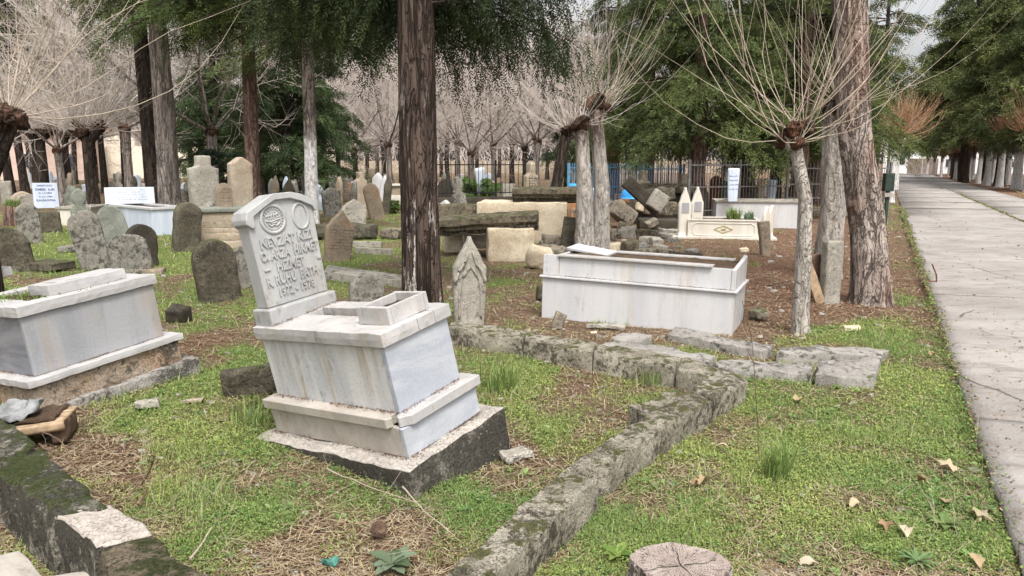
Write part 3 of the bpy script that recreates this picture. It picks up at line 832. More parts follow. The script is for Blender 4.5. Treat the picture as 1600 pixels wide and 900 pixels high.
block(K, [(985, 634), (1008, 651), (1074, 622), (1050, 612)], h - .015, .4, 'kerb', (18, 12, 12), .015, 11, 4)
K2 = thing('kerb', 'lichened concrete kerb crossing behind the leaning marble grave to the corner', 'kerb')
block(K2, [(700, 513), (816, 531), (822, 517), (706, 502)], h, .42, 'kerb', (39, 9, 12), .015, 9, 5)
block(K2, [(818, 531), (926, 551), (932, 535), (824, 518)], h, .42, 'kerb', (39, 9, 12), .015, 9, 6)
block(K2, [(929, 551), (1052, 573), (1066, 556), (934, 536)], h, .42, 'kerb', (39, 9, 12), .015, 9, 7)
block(K2, [(1056, 575), (1118, 592), (1126, 575), (1069, 558)], h - .01, .42, 'kerb', (21, 9, 12), .015, 9, 8)
K3 = thing('kerb', 'thick mossy concrete kerb with one bare pale block, beside the wooden pallet', 'kerb')
h3 = .27
block(K3, [(-150, 640), (-60, 605), (60, 694), (-8, 732)], h3, .5, 'kerbmoss', (20, 14, 10), .022, 8, 9)
block(K3, [(84, 808), (-9, 735), (62, 697), (168, 790)], h3 - .005, .5, 'kerbmoss', (24, 16, 10), .022, 8, 10)
o = block(K3, [(148, 855), (86, 806), (172, 786), (236, 832)], h3 - .004, .5, 'kerbclean', (16, 22, 12), .013, 9, 11, .10)
o.data.materials.append(M['kerbmoss'])
nz = np.zeros(len(o.data.polygons) * 3, np.float32)
o.data.polygons.foreach_get('normal', nz)
o.data.polygons.foreach_set('material_index', (nz[2::3] < .3).astype(np.int32))
block(K3, [(228, 965), (150, 857), (238, 834), (352, 925)], h3 - .01, .5, 'kerbbrown', (22, 18, 10), .022, 8, 12)
K4 = thing('grave_surround', 'low broken grey concrete surround on the grass in front of the long white grave', 'grave surround')
h4 = .065
block(K4, [(932, 540), (1110, 566), (1118, 556), (962, 530)], h4 + .04, .3, 'kerbgrey', (24, 8, 5), .020, 8, 13)
block(K4, [(958, 529), (1002, 534), (1020, 522), (972, 518)], h4 + .03, .3, 'kerbgrey', (10, 8, 5), .012, 9, 14)
block(K4, [(1046, 521), (1192, 549), (1208, 541), (1058, 511)], h4, .3, 'kerbgrey', (24, 6, 5), .020, 8, 15)
block(K4, [(1118, 573), (1270, 584), (1272, 567), (1122, 560)], h4, .3, 'kerbgrey', (24, 8, 5), .020, 8, 16)
block(K4, [(1274, 585), (1366, 589), (1378, 555), (1276, 566)], h4 + .015, .3, 'kerbgrey', (14, 10, 5), .020, 8, 17)
block(K4, [(1212, 551), (1378, 555), (1386, 543), (1214, 541)], h4 + .01, .3, 'kerbgrey', (20, 6, 5), .020, 8, 18)
K5 = thing('kerb', 'thin grey stone kerb lying in grass behind the leaning headstone', 'kerb')
block(K5, [(505, 424), (628, 438), (632, 430), (512, 414)], .10, .3, 'pale', (24, 5, 4), .010, 8, 19)

# ------------------------------------------------------------------ foreground odds and ends
ST = thing('tree_stump', 'sawn grey tree stump with radial cracks in the grass by the kerb', 'stump', (at(1064, 884, .15).x, at(1064, 884, .15).y, 0))
nA = 96
ths = np.linspace(0, 2 * np.pi, nA, endpoint=False)
rad = .172 + .012 * np.sin(3 * ths + .6) + .008 * np.sin(5 * ths) + .006 * fbm(np.c_[np.cos(ths) * 3, np.sin(ths) * 3, ths * 0], 3)
rad *= 1 - .10 * np.exp(-((ths - 4.2) / .25) ** 2)
V, F = [], []
zs = [(-.2, 1.22), (0, 1.12), (.05, 1.05), (.11, 1.0), (.143, .995), (.15, .97)]
for z, k in zs:
    for a in range(nA):
        w = 1 + .035 * math.sin(ths[a] * 17) * (z < .145) + .02 * math.sin(ths[a] * 31 + 2) * (z < .145)
        V.append((rad[a] * k * w * math.cos(ths[a]), rad[a] * k * w * math.sin(ths[a]), z))
for i in range(len(zs) - 1):
    for a in range(nA): F.append((i * nA + a, i * nA + (a + 1) % nA, (i + 1) * nA + (a + 1) % nA, (i + 1) * nA + a))
MB().add(V, F).build('bark', M['bark_grey'], ST)
V, F = [(0, 0, .149)], []
for r_ in np.linspace(.12, .975, 9):
    for a in range(nA): V.append((rad[a] * r_ * math.cos(ths[a]), rad[a] * r_ * math.sin(ths[a]), .150 + .0022 * math.sin(r_ * 40) * .4))
for a in range(nA): F.append((0, 1 + a, 1 + (a + 1) % nA))
for i in range(8):
    for a in range(nA): F.append((1 + i * nA + a, 1 + (i + 1) * nA + a, 1 + (i + 1) * nA + (a + 1) % nA, 1 + i * nA + (a + 1) % nA))
n = NB('sawn_wood', .9, .1)
ln = n.t.nodes.new('ShaderNodeVectorMath'); ln.operation = 'LENGTH'
n.t.links.new(n.vec((1, 1, 0)), ln.inputs[0])
sp = n.sep(n.o)
ang = n.math('ARCTAN2', sp[1], sp[0])
rings = n.math('SINE', n.math('ADD', n.math('MULTIPLY', ln.outputs['Value'], 620.0), n.math('MULTIPLY', n.noise(12, 4), 9.0)))
ck = n.t.nodes.new('ShaderNodeTexNoise'); ck.noise_dimensions = '2D'
cb = n.t.nodes.new('ShaderNodeCombineXYZ')
n.put(cb.inputs[0], n.math('MULTIPLY', ang, 5.0)); n.put(cb.inputs[1], n.math('MULTIPLY', ln.outputs['Value'], 9.0))
n.t.links.new(cb.outputs[0], ck.inputs['Vector'])
ck.inputs['Scale'].default_value = 1.6; ck.inputs['Detail'].default_value = 5
crk = n.ramp(n.math('ABSOLUTE', n.math('SUBTRACT', ck.outputs['Fac'], .5)), .0, .02, 1, 0)
col = n.mix(n.ramp(rings, -1, 1, 0, .35), (.29, .235, .205), (.22, .178, .155))
col = n.mix(n.ramp(n.noise(9, 6, .7), .42, .68), col, (.34, .295, .265))
col = n.mix(n.ramp(n.noise(26, 6, .7), .55, .7, 0, .5), col, (.17, .135, .115))
col = n.mix(n.math('MULTIPLY', crk, .85), col, (.09, .065, .05))
n.bump(n.math('SUBTRACT', n.math('MULTIPLY', rings, .2), crk), .004)
MB().add(V, F).build('cut_face', n.done(col), ST)
ck_ = MB()
for a, r0, r1 in ((1.55, .0, .165), (3.35, .01, .15), (.2, .015, .14), (-1.2, .0, .09)):
    q = [(r_ * math.cos(a + .06 * math.sin(r_ * 60)), r_ * math.sin(a + .06 * math.sin(r_ * 60)), .1515) for r_ in np.linspace(r0, r1, 8)]
    ck_.add(*tube(np.array(q), np.linspace(.0022, .0008, 8), 4))
ck_.build('crack', M['blackstone'], ST)

def bbox_block(name, label, cat, u, v, w, d, hh, mat, yaw=0, lean=(0, 0), seed=0, amp=.02, rnd=.35, n=(9, 7, 7), freq=7, z=0, group=None):
    q = at(u, v)
    o = rough(name, (w, d, hh), M[mat], None, (q.x, q.y, z), (R(lean[0]), R(lean[1]), R(yaw)), amp, freq, seed, rnd, n)
    return tag(o, label, cat, group)
bbox_block('stone_block', 'black lichened stone block half sunk in grass beside the leaning grave', 'stone', 394, 612, .36, .17, .22, 'darkstone', 14, (0, -4), 21, z=-.03)
bbox_block('stone_block', 'small dark cubic stone lying on grass behind the grey marble grave', 'stone', 281, 503, .21, .16, .17, 'blackstone', -8, (8, 3), 22)
bbox_block('flat_stone', 'small flat grey stone in grass near the black stone block', 'stone', 231, 636, .16, .08, .05, 'pale', 20, (0, 0), 23)
bbox_block('flat_stone', 'thin pale stone flush with the grass by the grey grave plinth', 'stone', 302, 627, .13, .06, .025, 'palewarm', 10, (0, 0), 24)
bbox_block('stone_block', 'small pale stone leaning on end before the long white grave', 'stone', 868, 514, .11, .07, .17, 'rubble', 10, (0, 25), 25)
bbox_block('stone_block', 'dark rough stone at the left corner of the long white grave', 'stone', 845, 468, .10, .12, .18, 'darkstone', 0, (0, 0), 26)
bbox_block('flat_stone', 'white stone lying in red litter between the trunks and the path', 'stone', 1330, 514, .15, .08, .04, 'limestone', 0, (0, 0), 27)
bbox_block('flat_stone', 'long thin pale stone in grass before the long white grave', 'stone', 945, 512, .38, .07, .035, 'pale', -14, (0, 0), 28)
bbox_block('flat_stone', 'little white pebble on the grass near the pale leaning stone', 'pebble', 927, 522, .06, .04, .03, 'limestone', 0, (0, 0), 29)
bbox_block('flat_stone', 'pale gritty stone beside the right corner of the leaning grave plinth', 'stone', 806, 712, .16, .14, .03, 'pale', 30, (0, 0), 30)
bbox_block('stone_block', 'rounded stones heaped at the foot of the long white grave end', 'stone', 1186, 496, .16, .14, .08, 'rubble', 30, (0, 0), 31)
o = bbox_block('marble_fragment', 'broken white marble slab leaning in the corner below the mossy kerb', 'marble piece', -12, 968, .30, .26, .15, 'ledge', -35, (-8, 14), 32, .006, .08)
o = bbox_block('marble_fragment', 'broken white marble block end lying under the pale kerb block', 'marble piece', 88, 966, .24, .14, .13, 'ledge', 22, (0, 4), 33, .005, .10)
# pallet
q = at(104, 693)
PL = thing('wooden_pallet', 'old wooden pallet heaped with dirt and a grey rag by the mossy kerb', 'pallet', (q.x, q.y, 0), (0, R(-4), R(16)))
for k in range(3):
    link('board', npmesh(*hexa(box8(-.62, 0, .012 + .10 * k, .095 + .10 * k, .118, .136), (20, 4, 2), .004, 14, 40 + k), name='board'), M['wood'], PL)
for k, x in enumerate((-.60, -.33, -.075)):
    link('block', npmesh(*hexa(box8(x, x + .07, .02, .28, .0, .116), (3, 8, 4), .005, 14, 44 + k), name='block'), M['darkwood'] if k != 1 else M['wood'], PL)
link('board', npmesh(*hexa(box8(-.62, .004, -.008, .010, .085, .134), (20, 2, 3), .004, 14, 48), name='board'), M['wood'], PL)
V, F = hexa(box8(-.60, -.05, .03, .29, .137, .158), (34, 18, 3), .014, 16, 49, .3)
tag(link('dirt', npmesh(V, F, False, name='dirt'), M['soil'], PL), kind='stuff')
q = PL.location + Vector((-.33, .05, 0))
V, F = hexa(box8(-.13, .13, -.08, .08, 0, .05), (22, 16, 5), .045, 11, 50, .8)
o = tag(link('rag', npmesh(V, F, True, name='rag'), M['greycloth'], None, (q.x, q.y, .165)), 'crumpled grey rag lying on the dirt of the wooden pallet', 'rag')
# cone, cloth, twigs
q = at(592, 838)
V, F = [], []
PCN = thing('pine_cone', 'brown open pine cone on dry grass below the leaning grave', 'pine cone', (q.x, q.y, .035), (R(70), R(10), R(20)))
mb = MB()
for i in range(9):
    for k in range(9):
        a = k / 9 * 2 * math.pi + i * .35
        z = -.035 + i * .0085
        r0 = .030 * math.sin((i + 1.2) / 10.2 * math.pi) + .006
        c, s = math.cos(a), math.sin(a)
        b = [(r0 * .3 * c - .007 * s, r0 * .3 * s + .007 * c, z), (r0 * .3 * c + .007 * s, r0 * .3 * s - .007 * c, z), (r0 * c + .006 * s, r0 * s - .006 * c, z + .006), (r0 * c - .006 * s, r0 * s + .006 * c, z + .006)]
        mb.add(b + [(x, y, zz + .004) for x, y, zz in b], [(0, 1, 2, 3), (7, 6, 5, 4), (0, 4, 5, 1), (1, 5, 6, 2), (2, 6, 7, 3), (3, 7, 4, 0)])
tag(mb.build('scales', M['darkwood'], PCN), kind='stuff')
link('core', npmesh(*hexa(box8(-.012, .012, -.012, .012, -.036, .036), (3, 3, 5), 0, 1, 0, 1), name='core'), M['darkwood'], PCN)
o = bbox_block('cloth_scrap', 'crumpled teal cloth scrap on dry grass left of the pine cone', 'cloth', 517, 880,   .065, .035, .016, 'rag', -8, (0, 0), 51, .014, .7, (10, 7, 4), 26)
def twig(name, label, paths, rad, mat, cat='twig', group=None):
    mb = MB()
    for p in paths:
        q = poly_at(p, np.linspace(0, 1, 10))
        q = q + .006 * np.c_[fbm(q * 9, 3), fbm(q * 9, 5), fbm(q * 9, 8)]
        mb.add(*tube(q, np.linspace(rad, rad * .45, 10), 5))
    return tag(mb.build(name, M[mat]), label, cat, group)
def tw(*pts): return [tuple(at(u, v, z)) for u, v, z in pts]
twig('twig', 'dead forked twig with one end sticking up from brown soil', [tw((218, 790, .01), (228, 765, .03), (221, 757, .05), (207, 758, .03)), tw((221, 757, .05), (233, 738, .12), (243, 712, .22), (243, 704, .24)), tw((216, 757, .04), (200, 776, .01))], .006, 'darkwood')
twig('twig', 'long straight pale stem lying slantwise on the grass before the leaning plinth', [tw((510, 733, .02), (570, 757, .06), (650, 785, .07))], .004, 'shoot')
twig('twig', 'pale stem crossing the grass below the plinth corner', [tw((628, 760, .05), (660, 795, .06), (710, 838, .04))], .004, 'shoot')
twig('twig', 'pale straight stick lying on straw near the brown mossy kerb end', [tw((296, 872, .02), (333, 824, .03))], .005, 'shoot')
twig('twig', 'thin bent grey stalks over the mossy kerb near the pallet', [tw((65, 676, .27), (97, 690, .40), (112, 722, .38), (126, 745, .28)), tw((60, 694, .28), (100, 715, .32), (124, 737, .30))], .004, 'darkwood')
twig('dry_stalk', 'tall thin bare stalk standing beside the kerb corner', [[tuple(at(1186, 724)), tuple(atY(1181, 640, at(1186, 724).y)), tuple(atY(1176, 530, at(1186, 724).y)), tuple(atY(1160, 470, at(1186, 724).y))], [tuple(atY(1178, 570, at(1186, 724).y)), tuple(atY(1168, 545, at(1186, 724).y))]], .0032, 'darkwood', 'stalk')
twig('dry_stalk', 'short bare stalk standing before the end of the long white grave', [[tuple(at(1172, 536)), tuple(atY(1158, 505, at(1172, 536).y)), tuple(atY(1148, 470, at(1172, 536).y))]], .003, 'shoot', 'stalk')
q = at(1455, 441, .05)
BAR = MB()
BAR.add(*tube(poly_at([(q.x + .07, q.y, .05), (q.x + .06, q.y, .15), (q.x + .0, q.y + .02, .29)], np.linspace(0, 1, 8)), .009, 6))
BAR.add(*tube(poly_at([(q.x - .05, q.y, .07), (q.x, q.y, .065), (q.x + .07, q.y, .062)], np.linspace(0, 1, 5)), .006, 5))
tag(BAR.build('bent_rod', M['rust']), 'rusty bent iron rod sticking up at the path edge', 'iron rod')
# plants
for (u, v, args, lab) in ((1212, 748, (90, .07, .24, .006, 11, GREENS, .7), 'tall thin green grass tuft standing in the lawn by the stump'),
                          (778, 606, (160, .16, .22, .006, 12, GREENS, .7), 'grass tuft growing against the back right of the leaning grave'),
                          (1018, 598, (60, .08, .14, .006, 13, GREENS, .7), 'small grass tuft at the foot of the kerb corner'),
                          (412, 650, (200, .22, .12, .007, 14, GREENS, .8), 'thick clover patch at the left end of the leaning grave plinth')):
    tag(tuftobj('grass_tuft', args, None, at(u, v)), lab, 'grass tuft')
def rosette(label, u, v, nl, ln, w, cols, seed):
    rr = np.random.default_rng(seed)
    mb = MB(); cl = []
    for k in range(nl):
        a = k * 2.4 + rr.uniform(-.3, .3)
        l_ = ln * rr.uniform(.6, 1.1); e = rr.uniform(.15, .8)
        n_ = 7
        pts = [(l_ * t * math.cos(a), l_ * t * math.sin(a), .01 + l_ * (e * t - .55 * e * t * t)) for t in np.linspace(0, 1, n_)]
        c = np.array(cols[int(rr.integers(len(cols)))]) * rr.uniform(.8, 1.15)
        V = []
        for i, p in enumerate(pts):
            ww = w * math.sin(math.pi * (.12 + .86 * i / (n_ - 1))) * (1 + .35 * (i % 2))
            V += [(p[0] - ww * math.sin(a), p[1] + ww * math.cos(a), p[2] + ww * .25), p, (p[0] + ww * math.sin(a), p[1] - ww * math.cos(a), p[2] + ww * .25)]
        mb.add(V, [(3 * i + j, 3 * i + j + 1, 3 * i + j + 4, 3 * i + j + 3) for i in range(n_ - 1) for j in (0, 1)])
        cl += [c] * len(V)
    me = mk(mb.V, mb.F, True, 'rosette_plant')
    a = me.color_attributes.new('Col', 'FLOAT_COLOR', 'POINT')
    cc = np.ones((len(mb.V), 4), np.float32); cc[:, :3] = np.array(cl)
    a.data.foreach_set('color', cc.ravel())
    q = at(u, v)
    return tag(link('rosette_plant', me, M['leaf'], None, (q.x, q.y, .0)), label, 'plant')
rosette('grey green leafy rosette plant at the bottom of the dry plot', 612, 884, 14, .11, .022, [(.14, .19, .11), (.18, .23, .15), (.10, .14, .07)], 3)
rosette('spiky green rosette plant by the path near the dry leaves', 1432, 880, 22, .09, .007, [(.13, .22, .08), (.2, .28, .12)], 4)
rosette('low broad leaved green weed between dry leaves and path edge', 1475, 822, 12, .09, .014, [(.16, .23, .08), (.2, .26, .1)], 5)
rosette('broad leaved green weed beside the stump in thick clover', 965, 870, 12, .08, .016, [(.14, .23, .05), (.2, .27, .07)], 6)
# single dry leaves
LEAVES = [(1100, 848 - 90, 'curled tan dry leaf in the grass above the stump'), (1127, 703, 'pale curled dry leaf on grass beside the kerb'), (1085, 762, 'small tan dry leaf between kerb and lawn middle'),
    (1320, 640, 'brown dry leaf on lawn below the grave surround'), (1245, 628, 'yellow dry leaf on lawn before the grave surround'), (1336, 796, 'white crumpled dry leaf in mid lawn'),
    (1386, 830, 'large tan dry leaf of the pair on the lawn, left one'), (1412, 838, 'large tan dry leaf of the pair on the lawn, right one'), (1480, 790, 'orange tan dry leaf near the path edge'),
    (1530, 812, 'pale dry leaf close to the path edge'), (1440, 758, 'brown dry leaf in the lawn well above the rosette plant'), (1262, 888, 'reddish dry leaf right of the stump'), (1525, 884, 'long brown dry leaf beside the path at the bottom'),
    (1480, 735, 'curled brown dry leaf beside the path edge weeds'), (1455, 558, 'heap of reddish dry needles near the path')]
rl = np.random.default_rng(77)
LC = [(.42, .32, .19), (.48, .40, .27), (.36, .23, .14), (.52, .45, .34)]
def dryleaf(u, v, lab, k):
    s = rl.uniform(.022, .040)
    a = np.linspace(0, 2 * np.pi, 11)[:-1]
    rr_ = s * (1 + .28 * np.cos(a * 5 + k)) * np.where(np.abs(a - np.pi) < .4, 1.25, 1)
    V = [(0, 0, .012)] + [(r_ * math.cos(t) * 1.25, r_ * math.sin(t) * .8, .006 + .026 * abs(math.sin(t)) ** 2 * rl.uniform(.5, 1.2) + .012 * rl.uniform(-1, 1)) for r_, t in zip(rr_, a)]
    V += [(x, y, z - .0015) for x, y, z in V]
    m = len(a)
    F = [(0, 1 + i, 1 + (i + 1) % m) for i in range(m)] + [(m + 1, m + 2 + (i + 1) % m, m + 2 + i) for i in range(m)]
    me = mk(V, F, True, 'dry_leaf')
    at_ = me.color_attributes.new('Col', 'FLOAT_COLOR', 'POINT')
    cc = np.ones((len(V), 4), np.float32); cc[:, :3] = LC[k % 4]
    at_.data.foreach_set('color', cc.ravel())
    q = at(u, v)
    tag(link('dry_leaf', me, M['needles'], None, (q.x, q.y, .018), (rl.uniform(-.3, .3), rl.uniform(-.3, .3), rl.uniform(0, 6))), lab, 'dry leaf', 'dry leaves on the lawn')
for k, (u, v, lab) in enumerate(LEAVES): dryleaf(u, v, lab, k)
# ------------------------------------------------------------------ headstones and old tombs
def prof(shape, z, h, w):
    if shape == 'round':
        r = min(.5 * w / h, .9)
        return np.where(z < 1 - r, 1, np.sqrt(np.clip(1 - ((z - 1 + r) / r) ** 2, 0, 1)))
    if shape == 'ogee':
        return np.interp(z, [0, .60, .66, .72, .80, .88, .94, 1], [.88, 1, .99, .78, .62, .38, .18, .07])
    if shape == 'point':
        return np.interp(z, [0, .70, .80, .90, 1], [.9, 1, .86, .5, .06])
    if shape == 'gable':
        return np.interp(z, [0, .80, .86, 1], [.96, 1, 1, .08])
    if shape == 'neck':
        return np.interp(z, [0, .72, .76, .78, .82, .97, 1], [.92, 1, .98, .55, .46, .46, .40])
    if shape == 'turban':
        return np.interp(z, [0, .55, .57, .62, .66, .70, .80, .88, .96, 1], [1, 1, .55, .5, .5, .82, .9, .78, .4, .05])
    if shape == 'taper':
        return np.interp(z, [0, .93, 1], [.78, 1, .93])
    if shape == 'broken':
        return np.interp(z, [0, .6, .85, .95, 1], [1, .98, .85, .62, .45])
    return np.interp(z, [0, .97, 1], [1, 1, .96])
ROWZ = {'round': 1}
def loft(w, h, t, shape, amp, seed, rows=26, ring=28, deep=.25, skew=0.0, pw=7.0):
    z = np.r_[-deep / h, np.linspace(0, .55, rows // 3), np.linspace(.58, 1, rows - rows // 3)]
    if shape == 'round': z = np.r_[z[:-1], .985, .9985]
    zc = np.clip(z, 0, 1)
    hw = .5 * w * prof(shape, zc, h, w)
    th = np.arange(ring) / ring * 2 * np.pi + np.pi / ring
    c, s = np.cos(th), np.sin(th)
    k = (np.abs(c) ** pw + np.abs(s) ** pw) ** (-1 / pw)
    tt = .5 * t * np.where(zc > .985, .9, 1)
    X = hw[:, None] * (c * k)[None] + (skew * w * zc ** 2)[:, None]
    Y = tt[:, None] * (s * k)[None]
    Z = np.broadcast_to((z * h)[:, None], X.shape)
    V = np.stack([X, Y, Z], -1).reshape(-1, 3)
    n, m = len(z), ring
    F = [(i * m + j, i * m + (j + 1) % m, (i + 1) * m + (j + 1) % m, (i + 1) * m + j) for i in range(n - 1) for j in range(m)]
    F += [tuple((n - 1) * m + j for j in range(m))]
    D = np.stack([fbm(V * 7 + 13 * q + seed * 3.7, seed + 3 * q, 3) for q in range(3)], 1)
    chip = np.clip(fbm(V * 11 + seed, seed + 40, 2) - .55, 0, 1)[:, None] * np.clip((zc - .5) * 3, 0, 1).repeat(m)[:, None]
    return V + D * amp - chip * np.array([0, 0, .09]) * h * .5, F
def inscription(w, h, rows, z0, z1, seed, t, mat, parent):   # worn raised script, nothing readable is left of it
    rr = np.random.default_rng(seed)
    mb = MB()
    for i in range(rows):
        z = z0 + (z1 - z0) * i / max(1, rows - 1)
        x = -w * .36
        while x < w * .36:
            l = rr.uniform(.02, .06) * w * 2
            pts = [(x, -t / 2, z), (x + l * .5, -t / 2, z + rr.uniform(-.3, .6) * h * .03), (x + l, -t / 2, z + rr.uniform(-.2, .2) * h * .03)]
            mb.add(*tube(poly_at(pts, np.linspace(0, 1, 4)), .006 * h, 4))
            if rr.random() < .5: mb.add(*tube(np.array([(x + l * .4, -t / 2, z), (x + l * .42, -t / 2, z + h * .035)]), .006 * h, 4))
            x += l + rr.uniform(.01, .03) * w
    return tag(mb.build('inscription', M[mat], parent), kind='stuff')
def hs(name, label, u, vb, vt, wpx, shape, mat, lean=0, yaw=0, t=.11, tilt=0, amp=.007, seed=0, z=0, Y=None, far=False, skew=0, insc=None, cat='headstone', group=None, deep=.3):
    q = at(u, vb, z) if Y is None else gp(u, Y)
    d = (q.y * math.cos(PITCH) + (EYE - z) * math.sin(PITCH)) / FPX
    w, h = wpx * d, (vb - vt) * d * 1.02
    V, F = loft(w, h, t, shape, amp, seed or int(u * 7 + vb), 12 if far else 26, 12 if far else 28, deep if z == 0 else .02, skew)
    rot = (R(tilt), R(lean), R(yaw) - math.atan2(q.x, q.y) * .6)
    if insc:
        o = thing(name, label, cat, (q.x, q.y, z), rot, group)
        link('slab', mk(V, F, True, 'slab'), M[mat], o)
        inscription(w, h, insc[0], h * insc[1], h * insc[2], int(u), t + .004, insc[3] if len(insc) > 3 else mat, o)
    else:
        o = tag(link(name, mk(V, F, True, name), M[mat], None, (q.x, q.y, z), rot), label, cat, group)
    return o
H_ = 'headstone'
hs(H_, 'dark mossy round topped headstone nearest behind the leaning headstone at left', 345, 468, 374, 64, 'round', 'darkstone', -7, 24, .15, 4)
hs(H_, 'grey speckled headstone half hidden between mossy round stone and leaning marble headstone', 392, 450, 384, 42, 'gable', 'lichen', -10, 10, .12)
hs(H_, 'pale eroded headstone with notched top in front of the black arch stone', 206, 428, 368, 60, 'broken', 'lichen', -2, 0, .14, 0, .022)
hs(H_, 'black arched headstone with brown rim behind the pale eroded one', 224, 415, 352, 44, 'round', 'blackstone', 0, 28, .16, 0, .009)
hs(H_, 'grey spotted round headstone leaning left on bright grass', 153, 420, 329, 44, 'round', 'lichen', -11, 8, .12, -3)
hs(H_, 'smooth greenish headstone leaning left before the bluish white grave', 189, 385, 321, 38, 'round', 'greenstone', -14, 6, .09)
hs(H_, 'dark thick headstone leaning right beside the stepped tomb', 290, 393, 318, 40, 'round', 'darkstone', 7, 20, .22, 0, .012)
hs(H_, 'small grey round headstone near the plant topped stump', 50, 380, 319, 32, 'round', 'lichen', -3, 6, .11)
hs(H_, 'wide black and white lichened headstone at the left edge', 22, 424, 356, 62, 'round', 'darkstone', -9, 10, .18, 0, .014)
hs(H_, 'low dark square headstone behind the small grey round one', 80, 362, 332, 31, 'flat', 'darkstone', -4, 0, .12)
hs(H_, 'brown ogee topped headstone with worn script and pale left edge', 527, 408, 330, 46, 'ogee', 'brownstone', 7, 26, .12, 0, .006, insc=(7, .25, .62, 'darkletters'))
hs(H_, 'pale grey pointed headstone just behind the brown ogee one', 553, 366, 313, 40, 'point', 'pale', 2, 10, .10)
hs(H_, 'dark grey headstone leaning left, with pale left edge, beside the white trunk', 521, 338, 294, 30, 'gable', 'lichen', -5, 26, .14)
hs(H_, 'tall pale headstone with rusty foot in the middle distance', 565, 324, 270, 20, 'neck', 'palewarm', -1, 34, .28)
hs(H_, 'olive round headstone leaning left near the pale stepped grave', 590, 342, 287, 24, 'round', 'brownstone', -12, 20, .13)
hs(H_, 'low rounded grey headstone peeking from behind the leaning grave', 573, 476, 429, 56, 'round', 'lichen', 4, 14, .16, 0, .014)
hs(H_, 'black arched headstone just right of the thick dark trunk', 697, 330, 281, 24, 'round', 'blackstone', 0, 14, .14)
hs(H_, 'pale grey headstone with a dark hole before the whitish double trunk', 928, 392, 352, 28, 'flat', 'lichen', 0, 8, .12, 0, .006)
hs(H_, 'thin grey slab standing between the pale holed stone and the trunk', 936, 386, 334, 13, 'flat', 'greenstone', 1, 0, .07)
hs(H_, 'dark slab stone leaning right left of the whitish double trunk', 884, 390, 340, 20, 'flat', 'darkstone', 9, 30, .13, 0, .012)
hs(H_, 'slim brown leaning stone at the foot end of the cream twin grave', 1196, 398, 347, 18, 'taper', 'brownstone', -7, 14, .13)
hs(H_, 'small pale headstone standing beyond the black fence corner', 795, 320, 288, 20, 'flat', 'pale', 0, 12, .12)
hs('stone_post', 'square weathered stone post standing before the pale trunk', 1295, 472, 377, 27, 'flat', 'pale', 0, 18, .17, 0, .005, cat='stone post')
o = rough('plank', (.11, .045, .66), M['wood'], None, tuple(at(1282, 474)), (0, R(-24), R(8)), .006, 8, 5, .2, (4, 3, 10)); tag(o, 'grey plank propped between the thin trunk and the stone post', 'plank')
o = rough('plank', (.13, .06, .55), M['darkwood'], None, tuple(at(1278, 466)), (R(6), R(-12), R(8)), .008, 8, 6, .2, (4, 3, 10)); tag(o, 'dark plank leaning behind the stone post', 'plank')
# carved ogee headstone: slab plus carved front
q = at(733, 508)
HO = thing('headstone', 'pale pointed headstone with carved curling shoulders right of the thick dark trunk', 'headstone', (q.x, q.y, 0), (R(-2), R(1), R(14)))
V, F = loft(.335, .89, .12, 'ogee', .005, 61, 32, 32)
link('slab', mk(V, F, True, 'slab'), M['pale'], HO)
cv = MB()
for s in (-1, 1):
    cv.add(*tube(poly_at([(s * .150, -.058, .44), (s * .118, -.068, .55), (s * .06, -.070, .62), (s * .02, -.066, .74)], np.linspace(0, 1, 14)), np.linspace(.022, .010, 14), 8))
    cv.add(*tube(poly_at([(s * .11, -.064, .08), (s * .112, -.066, .30), (s * .09, -.066, .47), (s * .03, -.068, .56), (0, -.064, .60)], np.linspace(0, 1, 16)), .012, 8))
cv.build('carving', M['pale'], HO, True)

def steps(name, label, u, v, layers, mat, yaw, cat='tomb'):
    q = at(u, v)
    o = thing(name, label, cat, (q.x, q.y, 0), (0, 0, R(yaw)))
    z = 0
    for k, (w, d, h, x, y, m) in enumerate(layers):
        V, F = hexa(box8(x - w / 2, x + w / 2, y, y + d, z - (.2 if k == 0 else 0) + .001, z + h), (16, 8, 4), .006, 7, 70 + k, .06)
        link('step' if k < len(layers) - 1 else 'top_block', npmesh(V, F, name='step'), M[m or mat], o)
        z += h
    return o
steps('stepped_tomb', 'pale stepped stone tomb carrying two tall old headstones', 352, 388, [(1.35, 1.0, .14, 0, 0, None), (1.22, .86, .14, .01, .06, None), (1.14, .8, .10, .02, .09, None), (1.06, .74, .30, .02, .12, None), (1.14, .82, .07, .02, .08, 'greenstone')], 'palewarm', 12)
zt = .752
hs(H_, 'tall pale old headstone with narrow block top, left of two on the stepped tomb', 320, 323, 246, 46, 'neck', 'pale', 1, 30, .22, 0, .006, z=zt)
hs(H_, 'tall pale peaked headstone, right of two on the stepped tomb', 377, 320, 248, 36, 'gable', 'palewarm', 1, 32, .24, 0, .006, z=zt)
hs(H_, 'small brown arched headstone with script between the two tall pale ones', 351, 323, 287, 24, 'round', 'brownstone', 1, 10, .08, 0, .005, z=zt, insc=(5, .25, .75, 'darkletters'))
hs('flat_stone', 'little brown leaning stone beside the leaning headstone edge', 372, 385, 357, 18, 'flat', 'brownstone', -10, 0, .12, cat='stone')

